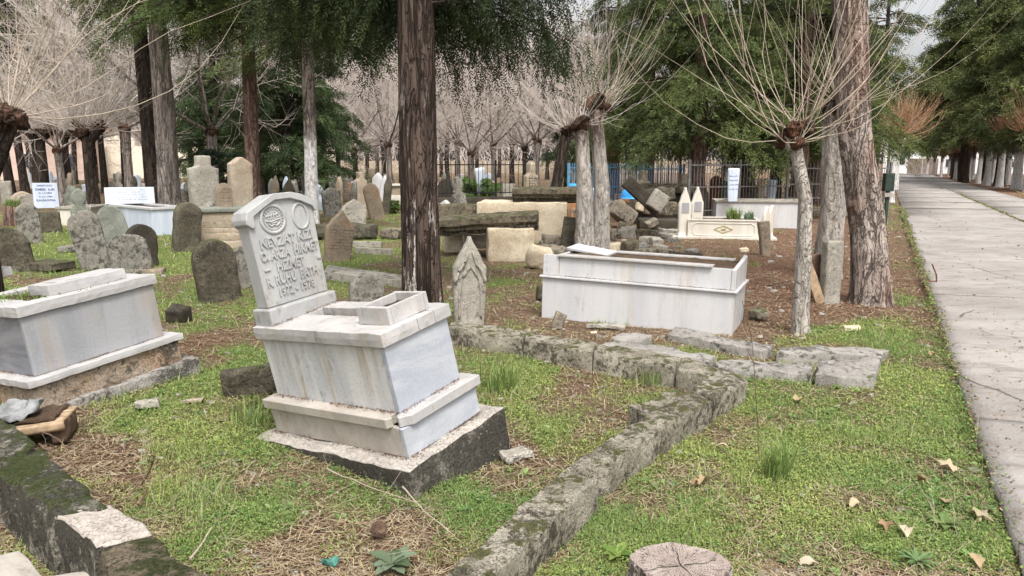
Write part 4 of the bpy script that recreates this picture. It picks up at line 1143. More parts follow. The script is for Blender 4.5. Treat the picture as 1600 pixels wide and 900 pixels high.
# bluish white grave, left
def boxgrave(label, pl, w, d, h, mat, yaw, rimmat=None, name='marble_grave', rim=.07, t=.05, plinth=None, group=None, z=0):
    o = thing(name, label, 'grave', (pl.x, pl.y, z), (0, 0, R(yaw)), group)
    MB().add(*cbox(0, w, 0, .04, -.1, h, .004)).build('side_panel', M[mat], o)
    MB().add(*cbox(0, w, d - .04, d, -.1, h - .001, .004)).build('side_panel', M[mat], o)
    MB().add(*cbox(w - .042, w + .002, .041, d - .041, -.1, h - .001, .004)).build('end_panel', M[mat], o)
    MB().add(*cbox(-.002, .042, .041, d - .041, -.1, h - .001, .004)).build('end_panel', M[mat], o)
    rm = M[rimmat or mat]
    MB().add(*cbox(-rim / 2, w + rim / 2, -rim / 2, .17, h + .001, h + t, .005)).build('rim_slab', rm, o)
    MB().add(*cbox(-rim / 2, w + rim / 2, d - .17, d + rim / 2, h + .001, h + t - .001, .005)).build('rim_slab', rm, o)
    MB().add(*cbox(w - .18, w + rim / 2 - .001, .172, d - .172, h + .001, h + t - .002, .005)).build('rim_slab', rm, o)
    MB().add(*cbox(-rim / 2 + .001, .18, .172, d - .172, h + .001, h + t - .002, .005)).build('rim_slab', rm, o)
    V, F = hexa(box8(.17, w - .17, .165, d - .165, h - .15, h + t * .2), (12, 8, 2), .02, 9, 6)
    link('soil', npmesh(V, F, True, name='soil'), M['soil'], o)
    if plinth:
        MB().add(*cbox(-plinth, w + plinth, -plinth, d + plinth, -.2, .06, .006)).build('plinth', M[rimmat or mat], o)
    return o
q = at(240, 366)
g1 = boxgrave('bluish white marble grave with slanted head slab left of the stepped tomb', q, .85, 2.55, .56, 'bluewhite', 22, 'tombwhite', t=.05)
g1.location = at(240, 367); g1.rotation_euler.z = R(49)
sl = link('head_slab', mk(*cbox(-.55, .55, -.04, .04, 0, .42, .006)), M['bluewhite'], g1, (.42, 2.15, .60), (R(-16), 0, R(-22)))
MB().add(*cbox(.36, .52, .03, .15, .612, .65)).build('vase_block', M['tombwhite'], g1)
mbx = MB()
rw = random.Random(6)
for r_ in range(5):
    x = -.42
    while x < .38:
        w_ = rw.uniform(.008, .016)
        hh_ = rw.uniform(.022, .034)
        mbx.add(*cbox(x, x + w_, -.0445, -.039, .09 + r_ * .062, .09 + r_ * .062 + hh_, 0))
        x += w_ + rw.choice([.010, .012, .014, .05])
tag(mbx.build('lettering', M['grey'], sl), kind='stuff')
# grave with the blue lettered headstone
q = at(98, 348)
g2 = boxgrave('low beige grave box in front of the blue lettered headstone', q, .82, 1.15, .42, 'creamtomb', 6, 'pale', t=.06)
g2.location = at(92, 352)
q = gp(76, 21.5)
g3 = thing('headstone', 'pale blue headstone with dark blue lettered name standing behind the beige grave', 'headstone', (q.x, q.y, .32), (0, 0, R(12)))
link('slab', mk(*cbox(-.33, .33, -.04, .04, 0, .72, .006)), M['bluewhite'], g3)
lt = lettering([('HASAN OGLU', -.20, .20, .62, .05), ('ÖMER  ILIK', -.26, .26, .50, .08), ('D. 1.7.1934', -.17, .17, .405, .055), ('Ö. 2.11.1990', -.18, .18, .305, .055), ('RUHUNA FATIHA', -.25, .25, .195, .06)], M['blueletters'], g3, .038, .006)
lt.rotation_euler = (0, 0, R(-90))
o = hs(H_, 'greenish old headstone shaped like a turban on a block, left', 128, 362, 296, 26, 'turban', 'greenstone', 0, 8, .2)
# stump planter
q = at(22, 352)
pt = thing('stump_planter', 'brown stump with grassy plants growing on top at the left edge', 'planter', (q.x, q.y, 0))
V, F = tube(poly_at([(0, 0, -.2, .26), (0, 0, .1, .22), (.02, 0, .50, .20)], np.linspace(0, 1, 10))[:, :3], np.linspace(.26, .2, 10), 20)
V = V + .012 * np.stack([fbm(V * 8, k) for k in (1, 2, 3)], 1)
link('trunk', mk(V, F, True, 'trunk'), M['bark_red'], pt)
tuftobj('grass', (160, .18, .26, .012, 21, GREENS, .8), pt, (.02, 0, .49))
o = hs(H_, 'small white ornate gravestone beyond the grey round headstone', 47, 338, 303, 28, 'gable', 'pale', 0, 8, .12)
bbox_block('flat_slab', 'flat mossy slab lying in grass by the spotted leaning headstone', 'slab', 142, 391, .95, .5, .09, 'lichen', 8, (0, 0), 81, .012, .1)
bbox_block('flat_slab', 'flat lichened slab lying beside the wide dark headstone', 'slab', 78, 421, .55, .45, .12, 'darkstone', -18, (0, 0), 82, .016, .2)
bbox_block('flat_slab', 'brown pitted stone lying by the foot of the black arch headstone', 'stone', 240, 428, .3, .18, .07, 'brownstone', 0, (0, 0), 83)
bbox_block('flat_slab', 'pale flat grave edging behind the brown ogee headstone', 'slab', 585, 398, .78, .10, .12, 'pale', -26, (0, 0), 84, .008, .1)
bbox_block('flat_slab', 'second pale flat grave edging beyond the brown ogee headstone', 'slab', 570, 386, .70, .10, .11, 'pale', -14, (0, 0), 85, .008, .1)
bbox_block('flat_slab', 'low brown stone beside the thick dark trunk in grass', 'stone', 613, 372, .45, .3, .2, 'rubble', -14, (0, 0), 86, .03, .5)
bbox_block('stone_block', 'long dark stone lying behind the white trunk', 'stone', 520, 372, 1.9, .4, .3, 'darkstone', 2, (0, 0), 87, .03, .3, (14, 6, 6))

# --------------------------------------------------- old tombs in the middle
# cornice lid on blocks
def cornice(label, x0, y0, yaw, ln, dp, z, hh, roll=0, mat='cornice', dent=True, tiltx=0):
    o = thing('cornice_slab', label, 'stone slab', (x0, y0, z), (R(tiltx), R(roll), R(yaw)))
    prof_ = [(0, 0), (.10, 0), (.10, .25), (.03, .30), (.03, .45), (-.04, .62), (-.04, 1.0), (.16, 1.12)]
    bm = []
    nx = 26
    V, F = [], []
    pr = [(y, zz * hh) for y, zz in prof_] + [(dp - y, zz * hh) for y, zz in prof_[::-1]]
    for i in range(nx + 1):
        for (y, zz) in pr: V.append((-ln / 2 + ln * i / nx, y, zz))
    m = len(pr)
    for i in range(nx):
        for j in range(m): F.append((i * m + j, i * m + (j + 1) % m, (i + 1) * m + (j + 1) % m, (i + 1) * m + j)[::-1])
    F.append(tuple(range(m))); F.append(tuple(nx * m + j for j in range(m))[::-1])
    V = np.array(V)
    V = V + .016 * np.stack([fbm(V * 6 + k * 9, k + int(x0 * 10)) for k in range(3)], 1)
    link('slab', mk(V, F, False, 'slab'), M[mat], o)
    if dent:
        for k in range(int(ln / .075)):
            x = -ln / 2 + .05 + k * .075
            link('dentil', mk(*cbox(x, x + .04, .012, .055, hh * .28, hh * .44, .003)), M[mat], o)
    return o
q = at(762, 406)
o = rough('limestone_block', (.78, .55, .57), M['limestone'], None, (q.x + .37, q.y + .3, -.05), (0, 0, R(6)), .012, 6, 91, .08, (12, 8, 8)); tag(o, 'cream limestone block holding up the right end of the mossy cornice lid', 'stone block')
o = rough('limestone_block', (.34, .5, .46), M['limestone'], None, (at(708, 395).x, at(708, 395).y + .3, -.05), (0, 0, R(0)), .014, 6, 92, .1, (8, 8, 8)); tag(o, 'small cream block under the left end of the mossy cornice lid', 'stone block')
o = rough('stone_block', (.9, .4, .52), M['blackstone'], None, (at(745, 390).x, at(745, 390).y + .5, -.05), (0, 0, 0), .02, 6, 93, .1, (8, 8, 8)); tag(o, 'added dark block standing for shade in the recess beneath the mossy cornice lid', 'stone block')  # dark block stands for the shade in the recess under the lid
Yl = at(762, 403).y
pL = atY(762, 362, Yl)
cornice('mossy carved cornice lid resting slantwise on cream blocks', pL.x, Yl - .05, -3, 1.72, .95, pL.z - .03, .27, -3.5)
q = at(752, 372)
TB = thing('limestone_tomb', 'big cream limestone tomb box with carved orange end panel', 'tomb', (atY(745, 365, 15.2).x, 15.2, 0), (0, 0, R(-7)))
V, F = hexa(box8(0, 1.85, 0, .95, -.2, .82), (24, 12, 10), .012, 5, 95, .05); link('box', npmesh(V, F, name='box'), M['limestone'], TB)
V, F = hexa(box8(1.852, 2.42, .10, .9, -.2, .80), (8, 8, 8), .008, 5, 96, .04); link('end_panel', npmesh(V, F, name='end_panel'), M['orangebrick'], TB)
MB().add(*cbox(1.93, 2.36, .075, .098, .12, .17)).add(*cbox(1.93, 2.36, .075, .098, .64, .69)).add(*cbox(1.93, 1.98, .076, .098, .172, .638)).add(*cbox(2.31, 2.36, .076, .098, .172, .638)).build('panel_frame', M['palewarm'], TB)
pC = atY(856, 318, 15.0)
cornice('dark cornice slab with small dentils crowning the cream tomb', pC.x, 15.15, -4, 1.45, .9, .83, .25, 0)
o = rough('stone_wall', (1.5, .4, .62), M['cornice'], None, (gp(716, 19).x, 19, -.05), (0, 0, R(-3)), .03, 5, 97, .15, (16, 6, 8)); tag(o, 'low mossy stone wall behind the cornice lid, right of the thick trunk', 'wall')
o = rough('boulder', (.42, .36, .36), M['limestone'], None, tuple(at(838, 419)), (R(8), R(12), R(20)), .03, 5, 98, .7, (10, 10, 10), True); tag(o, 'rounded cream boulder at the left end of the long white grave', 'boulder')
for k, (u, v, w, d, hh, mat, rx, ry, rz, z, lab) in enumerate([
    (870, 388, .55, .4, .26, 'rubble', 0, 4, 10, 0, 'flat brown stone stacked below the carved orange panel'),
    (850, 398, .34, .3, .18, 'rubble', 0, -8, 30, 0, 'brown rubble stone beside the rounded cream boulder'),
    (868, 404, .30, .28, .22, 'rubble', 10, 8, -20, 0, 'angular grey rubble stone left of the dark leaning slab'),
    (905, 386, .3, .3, .25, 'rubble', 0, 0, 15, 0, 'rubble stone wedged left of the double trunk'),
    (966, 356, .62, .42, .42, 'rubble', 0, 36, 18, .22, 'grey block tilted on its corner in the rubble heap'),
    (999, 352, .20, .22, .20, 'limestone', 0, 18, 20, .40, 'small cream block on the front of the rubble heap'),
    (984, 372, .34, .30, .26, 'pale', 6, -10, -20, 0, 'pale squarish stone at the foot of the rubble heap'),
    (1008, 372, .50, .34, .20, 'cornice', 0, 3, 5, 0, 'mossy flat stone in the low front of the rubble heap'),
    (948, 376, .40, .30, .24, 'cornice', 0, -6, 12, 0, 'mossy stone low beside the whitish trunk in the heap'),
    (950, 352, .30, .30, .22, 'orangebrick', 0, -20, 12, .25, 'orange stone at the left of the rubble heap'),
    (958, 392, .38, .26, .15, 'limestone', 0, -7, 8, 0, 'yellowish slab lying before the rubble heap'),
    (985, 396, .26, .24, .24, 'cornice', 0, 0, 14, 0, 'mossy brown cube stone right of the yellowish slab'),
    (1030, 360, .95, .7, .30, 'blackstone', 0, 0, -5, 0, 'lowest dark stone course behind the rubble heap'),
    (1030, 352, .85, .6, .34, 'cornice', 0, 2, 4, .30, 'middle mossy stone of the dark stack in the heap'),
    (1032, 348, .75, .6, .32, 'darkstone', 0, -3, -4, .64, 'upper dark stone of the stack in the heap'),
    (1000, 350, .5, .5, .5, 'cornice', 0, 8, 20, .28, 'big mossy stone in the core of the rubble heap'),
    (982, 345, .45, .4, .24, 'orangebrick', 0, 4, 0, .52, 'orange brown stone below the bright blue dome'),
    (1010, 379, .22, .2, .14, 'pale', 0, 0, 40, 0, 'left white rubble lump before the twin grave'),
    (1026, 381, .24, .2, .15, 'pale', 10, 0, 10, 0, 'right white rubble lump before the twin grave'),
    (1050, 366, .5, .4, .13, 'pale', 0, 5, 10, 0, 'broken white slab at the head of the twin grave'),
    (1072, 402, .55, .2, .10, 'blackstone', 0, 0, -8, 0, 'dark sunken stone in red soil behind the long white grave'),
    (1020, 396, .7, .35, .10, 'rubble', 0, 0, 4, 0, 'flat earthy stone in red soil left of the sunken one'),
    (1163, 392, .16, .1, .08, 'limestone', 0, 0, 0, 0, 'little white stone in the red litter by the brown leaning stone'),
    (978, 402, .2, .16, .1, 'rubble', 0, 0, 0, 0, 'small brown stone behind the long white grave rim')    , (940, 366, .3, .24, .16, 'rubble', 10, 20, 30, .1, 'tipped brown rubble piece beside the whitish trunk in the heap'),
    (962, 372, .24, .2, .14, 'lichen', -12, 8, 60, .08, 'grey rubble piece under the tilted corner block'),
    (1018, 362, .3, .2, .14, 'rubble', 14, -18, 24, .16, 'tipped flat piece right of the pale squarish stone'),
    (1040, 372, .26, .2, .1, 'lichen', 0, 10, -30, .02, 'grey flake lying left of the twin grave plinth'),
    (994, 386, .22, .16, .1, 'pale', 8, 0, 50, 0, 'pale chip between the cube stone and the mossy flat stone'),
    (1060, 388, .3, .18, .07, 'rubble', 0, 0, 70, 0, 'flat chip in red soil before the twin grave plinth'),
    (930, 402, .2, .16, .1, 'pale', 10, 0, 10, 0, 'pale chip at the foot of the holed headstone'),
    (860, 414, .2, .16, .12, 'rubble', 0, 12, 40, 0, 'brown chip right of the rounded cream boulder'),
    (893, 400, .24, .18, .12, 'lichen', -10, 0, -30, 0, 'grey chip at the foot of the dark leaning slab'),
    (1005, 330, .5, .2, .2, 'cornice', 6, 26, 10, .62, 'tipped mossy bar crossing the top of the rubble heap'),
    (1046, 352, .4, .3, .26, 'rubble', 0, -14, 16, .35, 'brown stone slipping off the right of the dark stack'),
    (952, 344, .34, .2, .16, 'lichen', 10, -34, 20, .38, 'grey bar tipped on the left of the rubble heap'),
    (1000, 392, .34, .22, .12, 'lichen', 6, -14, 25, 0, 'grey tilted slab spilling forward of the rubble heap'),
    (1034, 388, .30, .22, .10, 'pale', -8, 10, -15, 0, 'pale slab lying in the spill left of the twin grave plinth'),
    (1052, 378, .24, .18, .12, 'lichen', 12, 6, 48, 0, 'grey lump against the broken white slab'),
    (944, 384, .28, .18, .16, 'lichen', -14, 20, -28, 0, 'grey wedge stone low at the left of the rubble heap'),
    (968, 348, .40, .24, .14, 'pale', 12, -28, -12, .34, 'pale flat slab tipped high on the left of the rubble heap'),
    (1012, 344, .32, .22, .18, 'lichen', -10, 22, 34, .52, 'grey block perched beside the dark stone beam'),
    (1030, 346, .28, .2, .16, 'pale', 8, -12, 12, .80, 'pale chunk lying on top of the dark stone stack'),
    (856, 388, .32, .22, .16, 'lichen', 8, 16, -34, 0, 'grey tilted stone between cream block and orange panel'),
    (876, 396, .22, .18, .14, 'pale', 0, -18, 12, 0, 'pale tilted chip left of the dark leaning slab foot'),
    (1082, 394, .26, .16, .08, 'lichen', 4, 0, 24, 0, 'grey flat chip right before the twin grave plinth'),
    (974, 362, .28, .22, .18, 'cornice', -8, 14, -16, .06, 'mossy lump wedged below the tilted corner block')]):
    q = at(u, v)
    nm = 'rubble_block'
    tag(rough(nm, (w, d, hh), M[mat], None, (q.x, q.y + d * .3, z - .03), (R(rx), R(ry), R(rz)), .018, 6, 100 + k, .22, (7, 6, 6)), lab, 'stone')
q0, q1 = atY(978, 283, 15.6), atY(1030, 330, 15.6)
bm_ = rough('stone_beam', (.27, .27, (q1 - q0).length), M['blackstone'], None, tuple(q1), None, .012, 6, 140, .15, (5, 5, 12)); bm_.rotation_mode = 'QUATERNION'; bm_.rotation_quaternion = (q0 - q1).to_track_quat('Z', 'Y')
tag(bm_, 'long dark stone beam sticking up slantwise from the rubble heap', 'stone beam')
q0 = atY(1020, 318, 15.3)
tag(rough('rubble_block', (.34, .16, .38), M['pale'], None, (q0.x, q0.y, q0.z - .1), (R(0), R(34), R(8)), .01, 6, 141, .12, (6, 4, 6)), 'pale slab tipped against the dark stone beam', 'stone')
# pillars tomb behind
for k, (u, w, lab) in enumerate(((1004, 19, 'left pale stone pillar of the old cornice tomb behind the rubble'), (1069, 19, 'right pale stone pillar of the old cornice tomb, yellow stained'))):
    hs('stone_pillar', lab, u, 296, 224 if k == 0 else 230, w, 'neck' if k == 0 else 'flat', 'palewarm', 0, 20, .3, 0, .01, Y=22, z=0, cat='pillar')
pc = gp(1036, 21.5)
o = rough('stone_slab', (1.55, .7, .26), M['cornice'], None, (pc.x, pc.y, .75), (0, 0, 0), .02, 5, 143, .1, (14, 6, 4)); tag(o, 'dark mossy cornice slab between the two pale pillars', 'stone slab')
o = rough('stone_block', (1.5, .6, .82), M['blackstone'], None, (pc.x, pc.y + .1, -.05), (0, 0, 0), .02, 5, 144, .08, (12, 6, 8)); tag(o, 'dark stone base under the cornice slab with pillars', 'stone block')
hs('stone_pillar', 'tall patterned grave pillar with pale yellow side beyond the cream tomb', 829, 300, 220, 20, 'neck', 'palewarm', 0, 26, .34, 0, .01, Y=23, insc=(14, .1, .7, 'blackstone'), cat='pillar')
# blue dome and barrel
q = gp(985, 17.5)
o = link('blue_dome', mk(*loft(.50, .28, .5, 'round', .004, 150, 14, 20, 0.0, 0, 2.0), True), M['bluepaint'], None, (q.x, q.y, .78)); tag(o, 'bright blue painted dome on the orange brown stone', 'dome')
q = gp(899, 23)
V, F = tube(np.array([(0, 0, 0), (0, 0, .1), (0, 0, .6), (0, 0, .9), (0, 0, .98)]), [.24, .27, .27, .25, .2], 16)
o = link('barrel', mk(V, F, True), M['bluepaint'], None, tuple(q)); tag(o, 'blue barrel beside the whitish double trunk', 'barrel')

# cream twin grave
q = at(1074, 371)
TG = thing('twin_grave', 'cream marble grave with raised panel and two little pointed headstones', 'grave', (q.x, q.y, 0), (0, 0, R(-12)))
Lw = 1.50
MB().add(*cbox(-.45, Lw + .35, -.12, 1.15, -.2, .03, .006)).build('plinth', M['creamtomb'], TG)
MB().add(*cbox(0, Lw, 0, .06, .031, .40, .004)).build('front_panel', M['creamtomb'], TG)
MB().add(*cbox(0, Lw, .86, .92, .031, .40, .004)).build('back_panel', M['creamtomb'], TG)
MB().add(*cbox(.0, .06, .062, .858, .031, .40, .004)).build('end_panel', M['creamtomb'], TG)
MB().add(*cbox(Lw - .06, Lw, .062, .858, .031, .40, .004)).build('end_panel', M['creamtomb'], TG)
V, F = hexa(box8(.062, Lw - .062, .062, .858, .2, .37), (10, 8, 2), .02, 9, 6); link('soil', npmesh(V, F, True, name='soil'), M['soil'], TG)
oc = [(.10, .12), (.17, .06), (Lw - .17, .06), (Lw - .10, .12), (Lw - .10, .26), (Lw - .17, .32), (.17, .32), (.10, .26)]
def loopbar(pts, y, r):
    mb = MB(); p = pts + [pts[0]]
    for a, b in zip(p[:-1], p[1:]): mb.add(*tube(np.array([(a[0], y, a[1]), (b[0], y, b[1])]), r, 5))
    return mb
loopbar(oc, -.004, .010).build('panel_frame', M['creamtomb'], TG)
loopbar([(.56, .19), (.75, .27), (.94, .19), (.75, .11)], -.004, .010).add(*cbox(.70, .80, -.012, -.002, .17, .21, .003)).build('diamond_relief', M['gold'], TG)
MB().add(*cbox(.02, Lw - .02, -.016, -.001, .372, .398, .003)).build('rim', M['creamtomb'], TG)
for xx, yy in ((-.08, .10), (.20, .62)):
    V, F = loft(.30, 1.05, .09, 'ogee', .002, 161, 24, 20, 0, 0)
    hh_ = link('headstone', mk(V, F, True), M['creamtomb'], TG, (xx, yy, .03), (0, 0, R(24)))
    MB().add(*cbox(-.085, .085, -.056, -.044, .50, .72, .002)).build('inscribed_plate', M['grey'], hh_)
    V, F = loft(.26, .66, .07, 'point', .002, 163, 20, 20, 0, 0)
    link('footstone', mk(V, F, True), M['creamtomb'], TG, (Lw + .16 + xx * .6, yy - .02, .03), (0, R(4), R(60)))
tuftobj('leafy_plant', (110, .14, .34, .018, 31, GREENS, .7), TG, (.98, .42, .36))
tuftobj('leafy_plant', (60, .10, .26, .02, 32, [(.22, .30, .2), (.16, .24, .12)], .7), TG, (1.30, .40, .36))
q = gp(1118, 19)
g5 = boxgrave('grey white marble grave box behind the cream twin grave', q, 2.2, 1.0, .62, 'tombwhite', -10, 'pale')
q = gp(1142, 19.2)
o = hs(H_, 'bluish white headstone with faded script on the grave behind the twin grave', 1142, 330, 281, 18, 'taper', 'bluewhite', 0, 6, .1, 0, .004, z=.68, Y=18.6, insc=(4, .35, .75, 'blueletters'))
for k, (u, Y, w, h, mat, lab) in enumerate(((1117, 24, .42, .95, 'rust', 'rust red arched board beyond the thin fence'), (1130, 24.3, .26, .8, 'greenpaint', 'small bright green board beside the rust red one'))):
    q = gp(u, Y); V, F = loft(w, h, .06, 'round', .003, 170 + k, 14, 14, .2); tag(link('board', mk(V, F, True), M[mat], None, (q.x, q.y, .25)), lab, 'board')

# --------------------------------------------------- fences
def fence(label, a, b, h, spacing, mat, posts, wire=(), z0=.0, r=.009, spike=True, group=None, post_w=.06):
    d = b - a; Ln = d.length; yaw = math.atan2(d.y, d.x)
    o = thing('iron_fence', label, 'fence', tuple(a), (0, 0, yaw), group)
    pk = mk(*cbox(-r, r, -r, r, z0 + .06, h + (.05 if spike else 0), 0))
    n_ = int(Ln / spacing)
    for k in range(n_ + 1):
        link('picket', pk, M[mat], o, (k * spacing, 0, 0))
    for z in wire: MB().add(*cbox(0, Ln, -.024, -.0095, z - .018, z + .018, 0)).build('rail', M[mat], o)
    pm = mk(*cbox(-post_w / 2, post_w / 2, -post_w / 2 - .01, post_w / 2 - .01, -.1, h + .08, .004))
    for t in posts: link('post', pm, M[mat], o, (Ln * t + .03, .0, 0))
    return o
a, b = gp(655, 24.5), gp(822, 25.5)
fence('black iron picket fence beyond the mossy stone wall', a, b, 1.62, .155, 'iron', (.0, .70, 1), (.62, 1.55), .5)
o = rough('low_wall', ((b - a).length, .25, .48), M['blackstone'], None, tuple((a + b) / 2), (0, 0, math.atan2((b - a).y, (b - a).x)), .008, 4, 180, .05, (14, 3, 4)); tag(o, 'dark low wall under the black iron fence', 'wall')
q = gp(735, 26.5)
o = rough('low_wall', (3.2, .25, .40), M['pale'], None, tuple(q), (0, 0, .1), .008, 4, 181, .05, (14, 3, 4)); tag(o, 'pale low grave edging inside the black iron fence', 'wall')
a, b = gp(886, 25), gp(1003, 26)
fence('blue painted iron fence enclosing graves beyond the rubble heap', a, b, 1.55, .085, 'blue', (0, .5, 1), (.15, .8, 1.45), 0, .012)
a2 = gp(1003, 26.2); b2 = gp(1065, 27)
fence('short blue and pale iron fence right of the left pillar', a2, b2, 1.5, .095, 'blue', (1,), (.2, 1.4), 0, .011)
a, b = gp(930, 30), gp(1060, 31)
fence('rusty orange topped fence far behind the blue one', a, b, 2.15, .16, 'rust', (0, 1), (.3, 2.0), 0, .012)
a, b = gp(1072, 20.5), gp(1225, 21.5)
fence('thin grey iron fence behind the cream twin grave', a, b, 1.62, .10, 'greyiron', (0, .5, 1), (.3, .95, 1.55), 0, .007)
a, b = gp(1228, 21.5), gp(1384, 22.5)
fence('thin grey iron fence running on to the green sign post', a, b, 1.55, .12, 'greyiron', (.35, .7, 1), (.25, .6, 1.0, 1.45), 0, .007)
q = at(1313, 374)
o = MB().add(*tube(np.array([(0, 0, -.1), (.0, 0, .8), (.01, 0, 2.1)]), .055, 8)).build('rusty_pole', M['rust'], None, True); o.location = q; tag(o, 'rusty iron pole between the pale trunk and the big pine', 'pole')
q = at(1382, 357)
sp_ = thing('sign_post', 'dark green box on a dark post at the path edge', 'post', tuple(q))
MB().add(*cbox(-.035, .035, -.035, .035, -.1, .92)).build('post', M['darkgreen'], sp_)
MB().add(*cbox(-.11, .11, -.09, .09, .92, 1.36, .01)).build('box', M['darkgreen'], sp_)
MB().add(*cbox(-.10, .10, -.08, .08, .78, .88, .01)).build('bracket', M['pale'], sp_)
# pale stepped grave far
q = gp(638, 27)
pg = steps('stepped_grave', 'pale pink stepped grave left of the thick dark trunk, far behind', 640, 330, [(1.9, 1, .22, 0, 0, 'orangebrick'), (1.85, .9, .32, 0, .05, 'creamtomb'), (1.7, .8, .30, 0, .08, 'palewarm'), (2.0, .9, .06, .05, .02, 'creamtomb')], 'creamtomb', 4)
# --------------------------------------------------- small gravestones of the far field
FAR = [(436, 44, 288, 268, 14, 'flat', 'pale', 'pale slab gravestone behind the leaning headstone top'), (452, 40, 290, 268, 12, 'round', 'bluewhite', 'bluish gravestone just above the leaning headstone'),
    (425, 36, 296, 278, 12, 'flat', 'pale', 'short white gravestone by the reddish trunk foot'), (470, 42, 288, 270, 10, 'neck', 'lichen', 'small necked gravestone left of the white trunk'),
    (505, 36, 292, 268, 16, 'round', 'bluewhite', 'bluish round gravestone right of the white trunk'), (520, 32, 300, 276, 20, 'point', 'creamtomb', 'white pointed gravestone above the dark grey leaning one'),
    (536, 44, 287, 256, 7, 'flat', 'pale', 'slim pale stele beyond the white pointed gravestone'), (541, 38, 292, 266, 8, 'neck', 'greenstone', 'greenish slim stele in the far field'),
    (549, 30, 312, 284, 8, 'flat', 'orangebrick', 'brick red gravestone left of the tall rusty footed stone'), (582, 44, 286, 262, 10, 'gable', 'pale', 'pale gabled gravestone right of the tall rusty footed stone'),
    (590, 36, 294, 268, 8, 'flat', 'greenstone', 'narrow greenish gravestone above the olive leaning one'), (603, 46, 283, 262, 12, 'round', 'pale', 'pale round gravestone near the pale stepped grave'),
    (612, 40, 290, 264, 7, 'neck', 'lichen', 'thin grey stele touching the thick trunk edge'), (110, 34, 308, 282, 16, 'round', 'greenstone', 'green white gravestone left of the dark pollard trunk'),
    (140, 30, 306, 280, 14, 'flat', 'bluewhite', 'bluish block gravestone by the dark pollard trunk'), (100, 38, 300, 276, 20, 'gable', 'palewarm', 'brownish gabled gravestone beyond the blue lettered one'),
    (180, 40, 298, 282, 18, 'round', 'lichen', 'grey gravestone behind the bluish white grave slab'), (205, 44, 296, 280, 12, 'flat', 'darkstone', 'dark low gravestone far behind the bluish white grave'),
    (222, 38, 300, 284, 10, 'round', 'pale', 'small pale gravestone left of the pair of grey trunks'), (242, 36, 304, 285, 9, 'flat', 'rust', 'red painted gravestone left of the pair of grey trunks'),
    (295, 34, 306, 284, 14, 'round', 'greenstone', 'green leaning gravestone left of the stepped tomb'), (12, 30, 318, 288, 24, 'flat', 'pale', 'pale grave block at the far left edge'),
    (40, 40, 300, 282, 14, 'round', 'lichen', 'grey gravestone left of the blue lettered one'), (712, 32, 300, 276, 10, 'round', 'pale', 'pale gravestone inside the black fence at left'),
    (752, 34, 298, 276, 12, 'gable', 'palewarm', 'sandy gabled gravestone inside the black fence'), (786, 36, 294, 272, 8, 'neck', 'lichen', 'grey necked stele inside the black fence at right'),
    (862, 30, 300, 268, 9, 'flat', 'greenstone', 'greenish stele behind the dark cornice slab'), (915, 28, 310, 288, 9, 'round', 'pale', 'pale gravestone behind the blue fence, left'),
    (948, 29, 306, 280, 10, 'round', 'lichen', 'grey round gravestone behind the blue fence'), (1098, 25, 315, 280, 12, 'neck', 'lichen', 'grey stele between the twin headstones and thin fence'),
    (1165, 28, 300, 268, 10, 'flat', 'pale', 'pale stele behind the thin grey fence'), (1188, 30, 296, 262, 11, 'round', 'palewarm', 'sandy stele behind the thin grey fence'),
    (1210, 34, 292, 262, 10, 'neck', 'lichen', 'grey necked stele left of the thin whitewashed trunk'), (1262, 30, 300, 270, 12, 'gable', 'pale', 'pale gravestone between the thin trunk and pale trunk'),
    (1230, 27, 308, 280, 12, 'flat', 'darkstone', 'dark stele just left of the thin whitewashed trunk')]
for (u, Y, vb, vt, w, sh, mat, lab) in FAR:
    q = gp(u, Y); k = Y / FPX
    V, F = loft(w * k, max(.5, (vb - vt) * k * 1.15), .14, sh, .008, int(u), 10, 12, .25)
    tag(link('gravestone', mk(V, F, True), M[mat], None, tuple(q), (0, R(rng.uniform(-6, 6)), R(rng.uniform(-30, 30)))), lab, 'gravestone', 'small gravestones in the far field')

rf = random.Random(31)
MARKS = [('behind the leaning headstone top', 415, 470), ('beyond the white painted trunk', 470, 520), ('above the dark grey leaning headstone', 505, 560), ('above the olive leaning headstone', 560, 615), ('behind the black iron fence', 690, 800),
    ('behind the blue iron fence', 885, 990), ('behind the thin grey fence', 1080, 1220), ('under the far pines at left', 5, 120), ('behind the bluish white grave', 165, 290), ('between pale trunk and big pine', 1262, 1320), ('right of the stepped tomb', 405, 440), ('beside the blue lettered headstone', 100, 165)]
TONES = [('pale', 'pale grey'), ('bluewhite', 'bluish white'), ('lichen', 'dull grey'), ('greenstone', 'greenish'), ('palewarm', 'sandy'), ('tombwhite', 'white'), ('darkstone', 'blackish')]
SHAPES = [('round', 'round topped'), ('flat', 'square'), ('gable', 'gabled'), ('neck', 'necked'), ('point', 'pointed'), ('ogee', 'ogee topped'), ('turban', 'turbaned'), ('taper', 'tapered')]
used = set()
for (where, u0, u1) in MARKS:
    for k in range(9 if len(where) % 2 else 11):
        tn, sh = rf.choice(TONES), rf.choice(SHAPES)
        while (where, tn, sh) in used: tn, sh = rf.choice(TONES), rf.choice(SHAPES)
        used.add((where, tn, sh))
        size = rf.choice([('slim', .26, 1.2), ('short', .42, .6), ('broad', .6, .85), ('tall', .4, 1.35)])
        q = gp(rf.uniform(u0, u1), 22 + 34 * rf.random() ** 1.5)
        V, F = loft(size[1], size[2] * rf.uniform(.85, 1.1), .14, sh[0], .01, k + int(q.x * 9), 9, 10, .25)
        tag(link('gravestone', mk(V, F, True), M[tn[0]], None, tuple(q), (R(rf.uniform(-6, 6)), R(rf.uniform(-9, 9)), R(rf.uniform(-35, 35)))), f'{size[0]} {tn[1]} {sh[1]} gravestone far off {where}', 'gravestone', 'small gravestones in the far field')
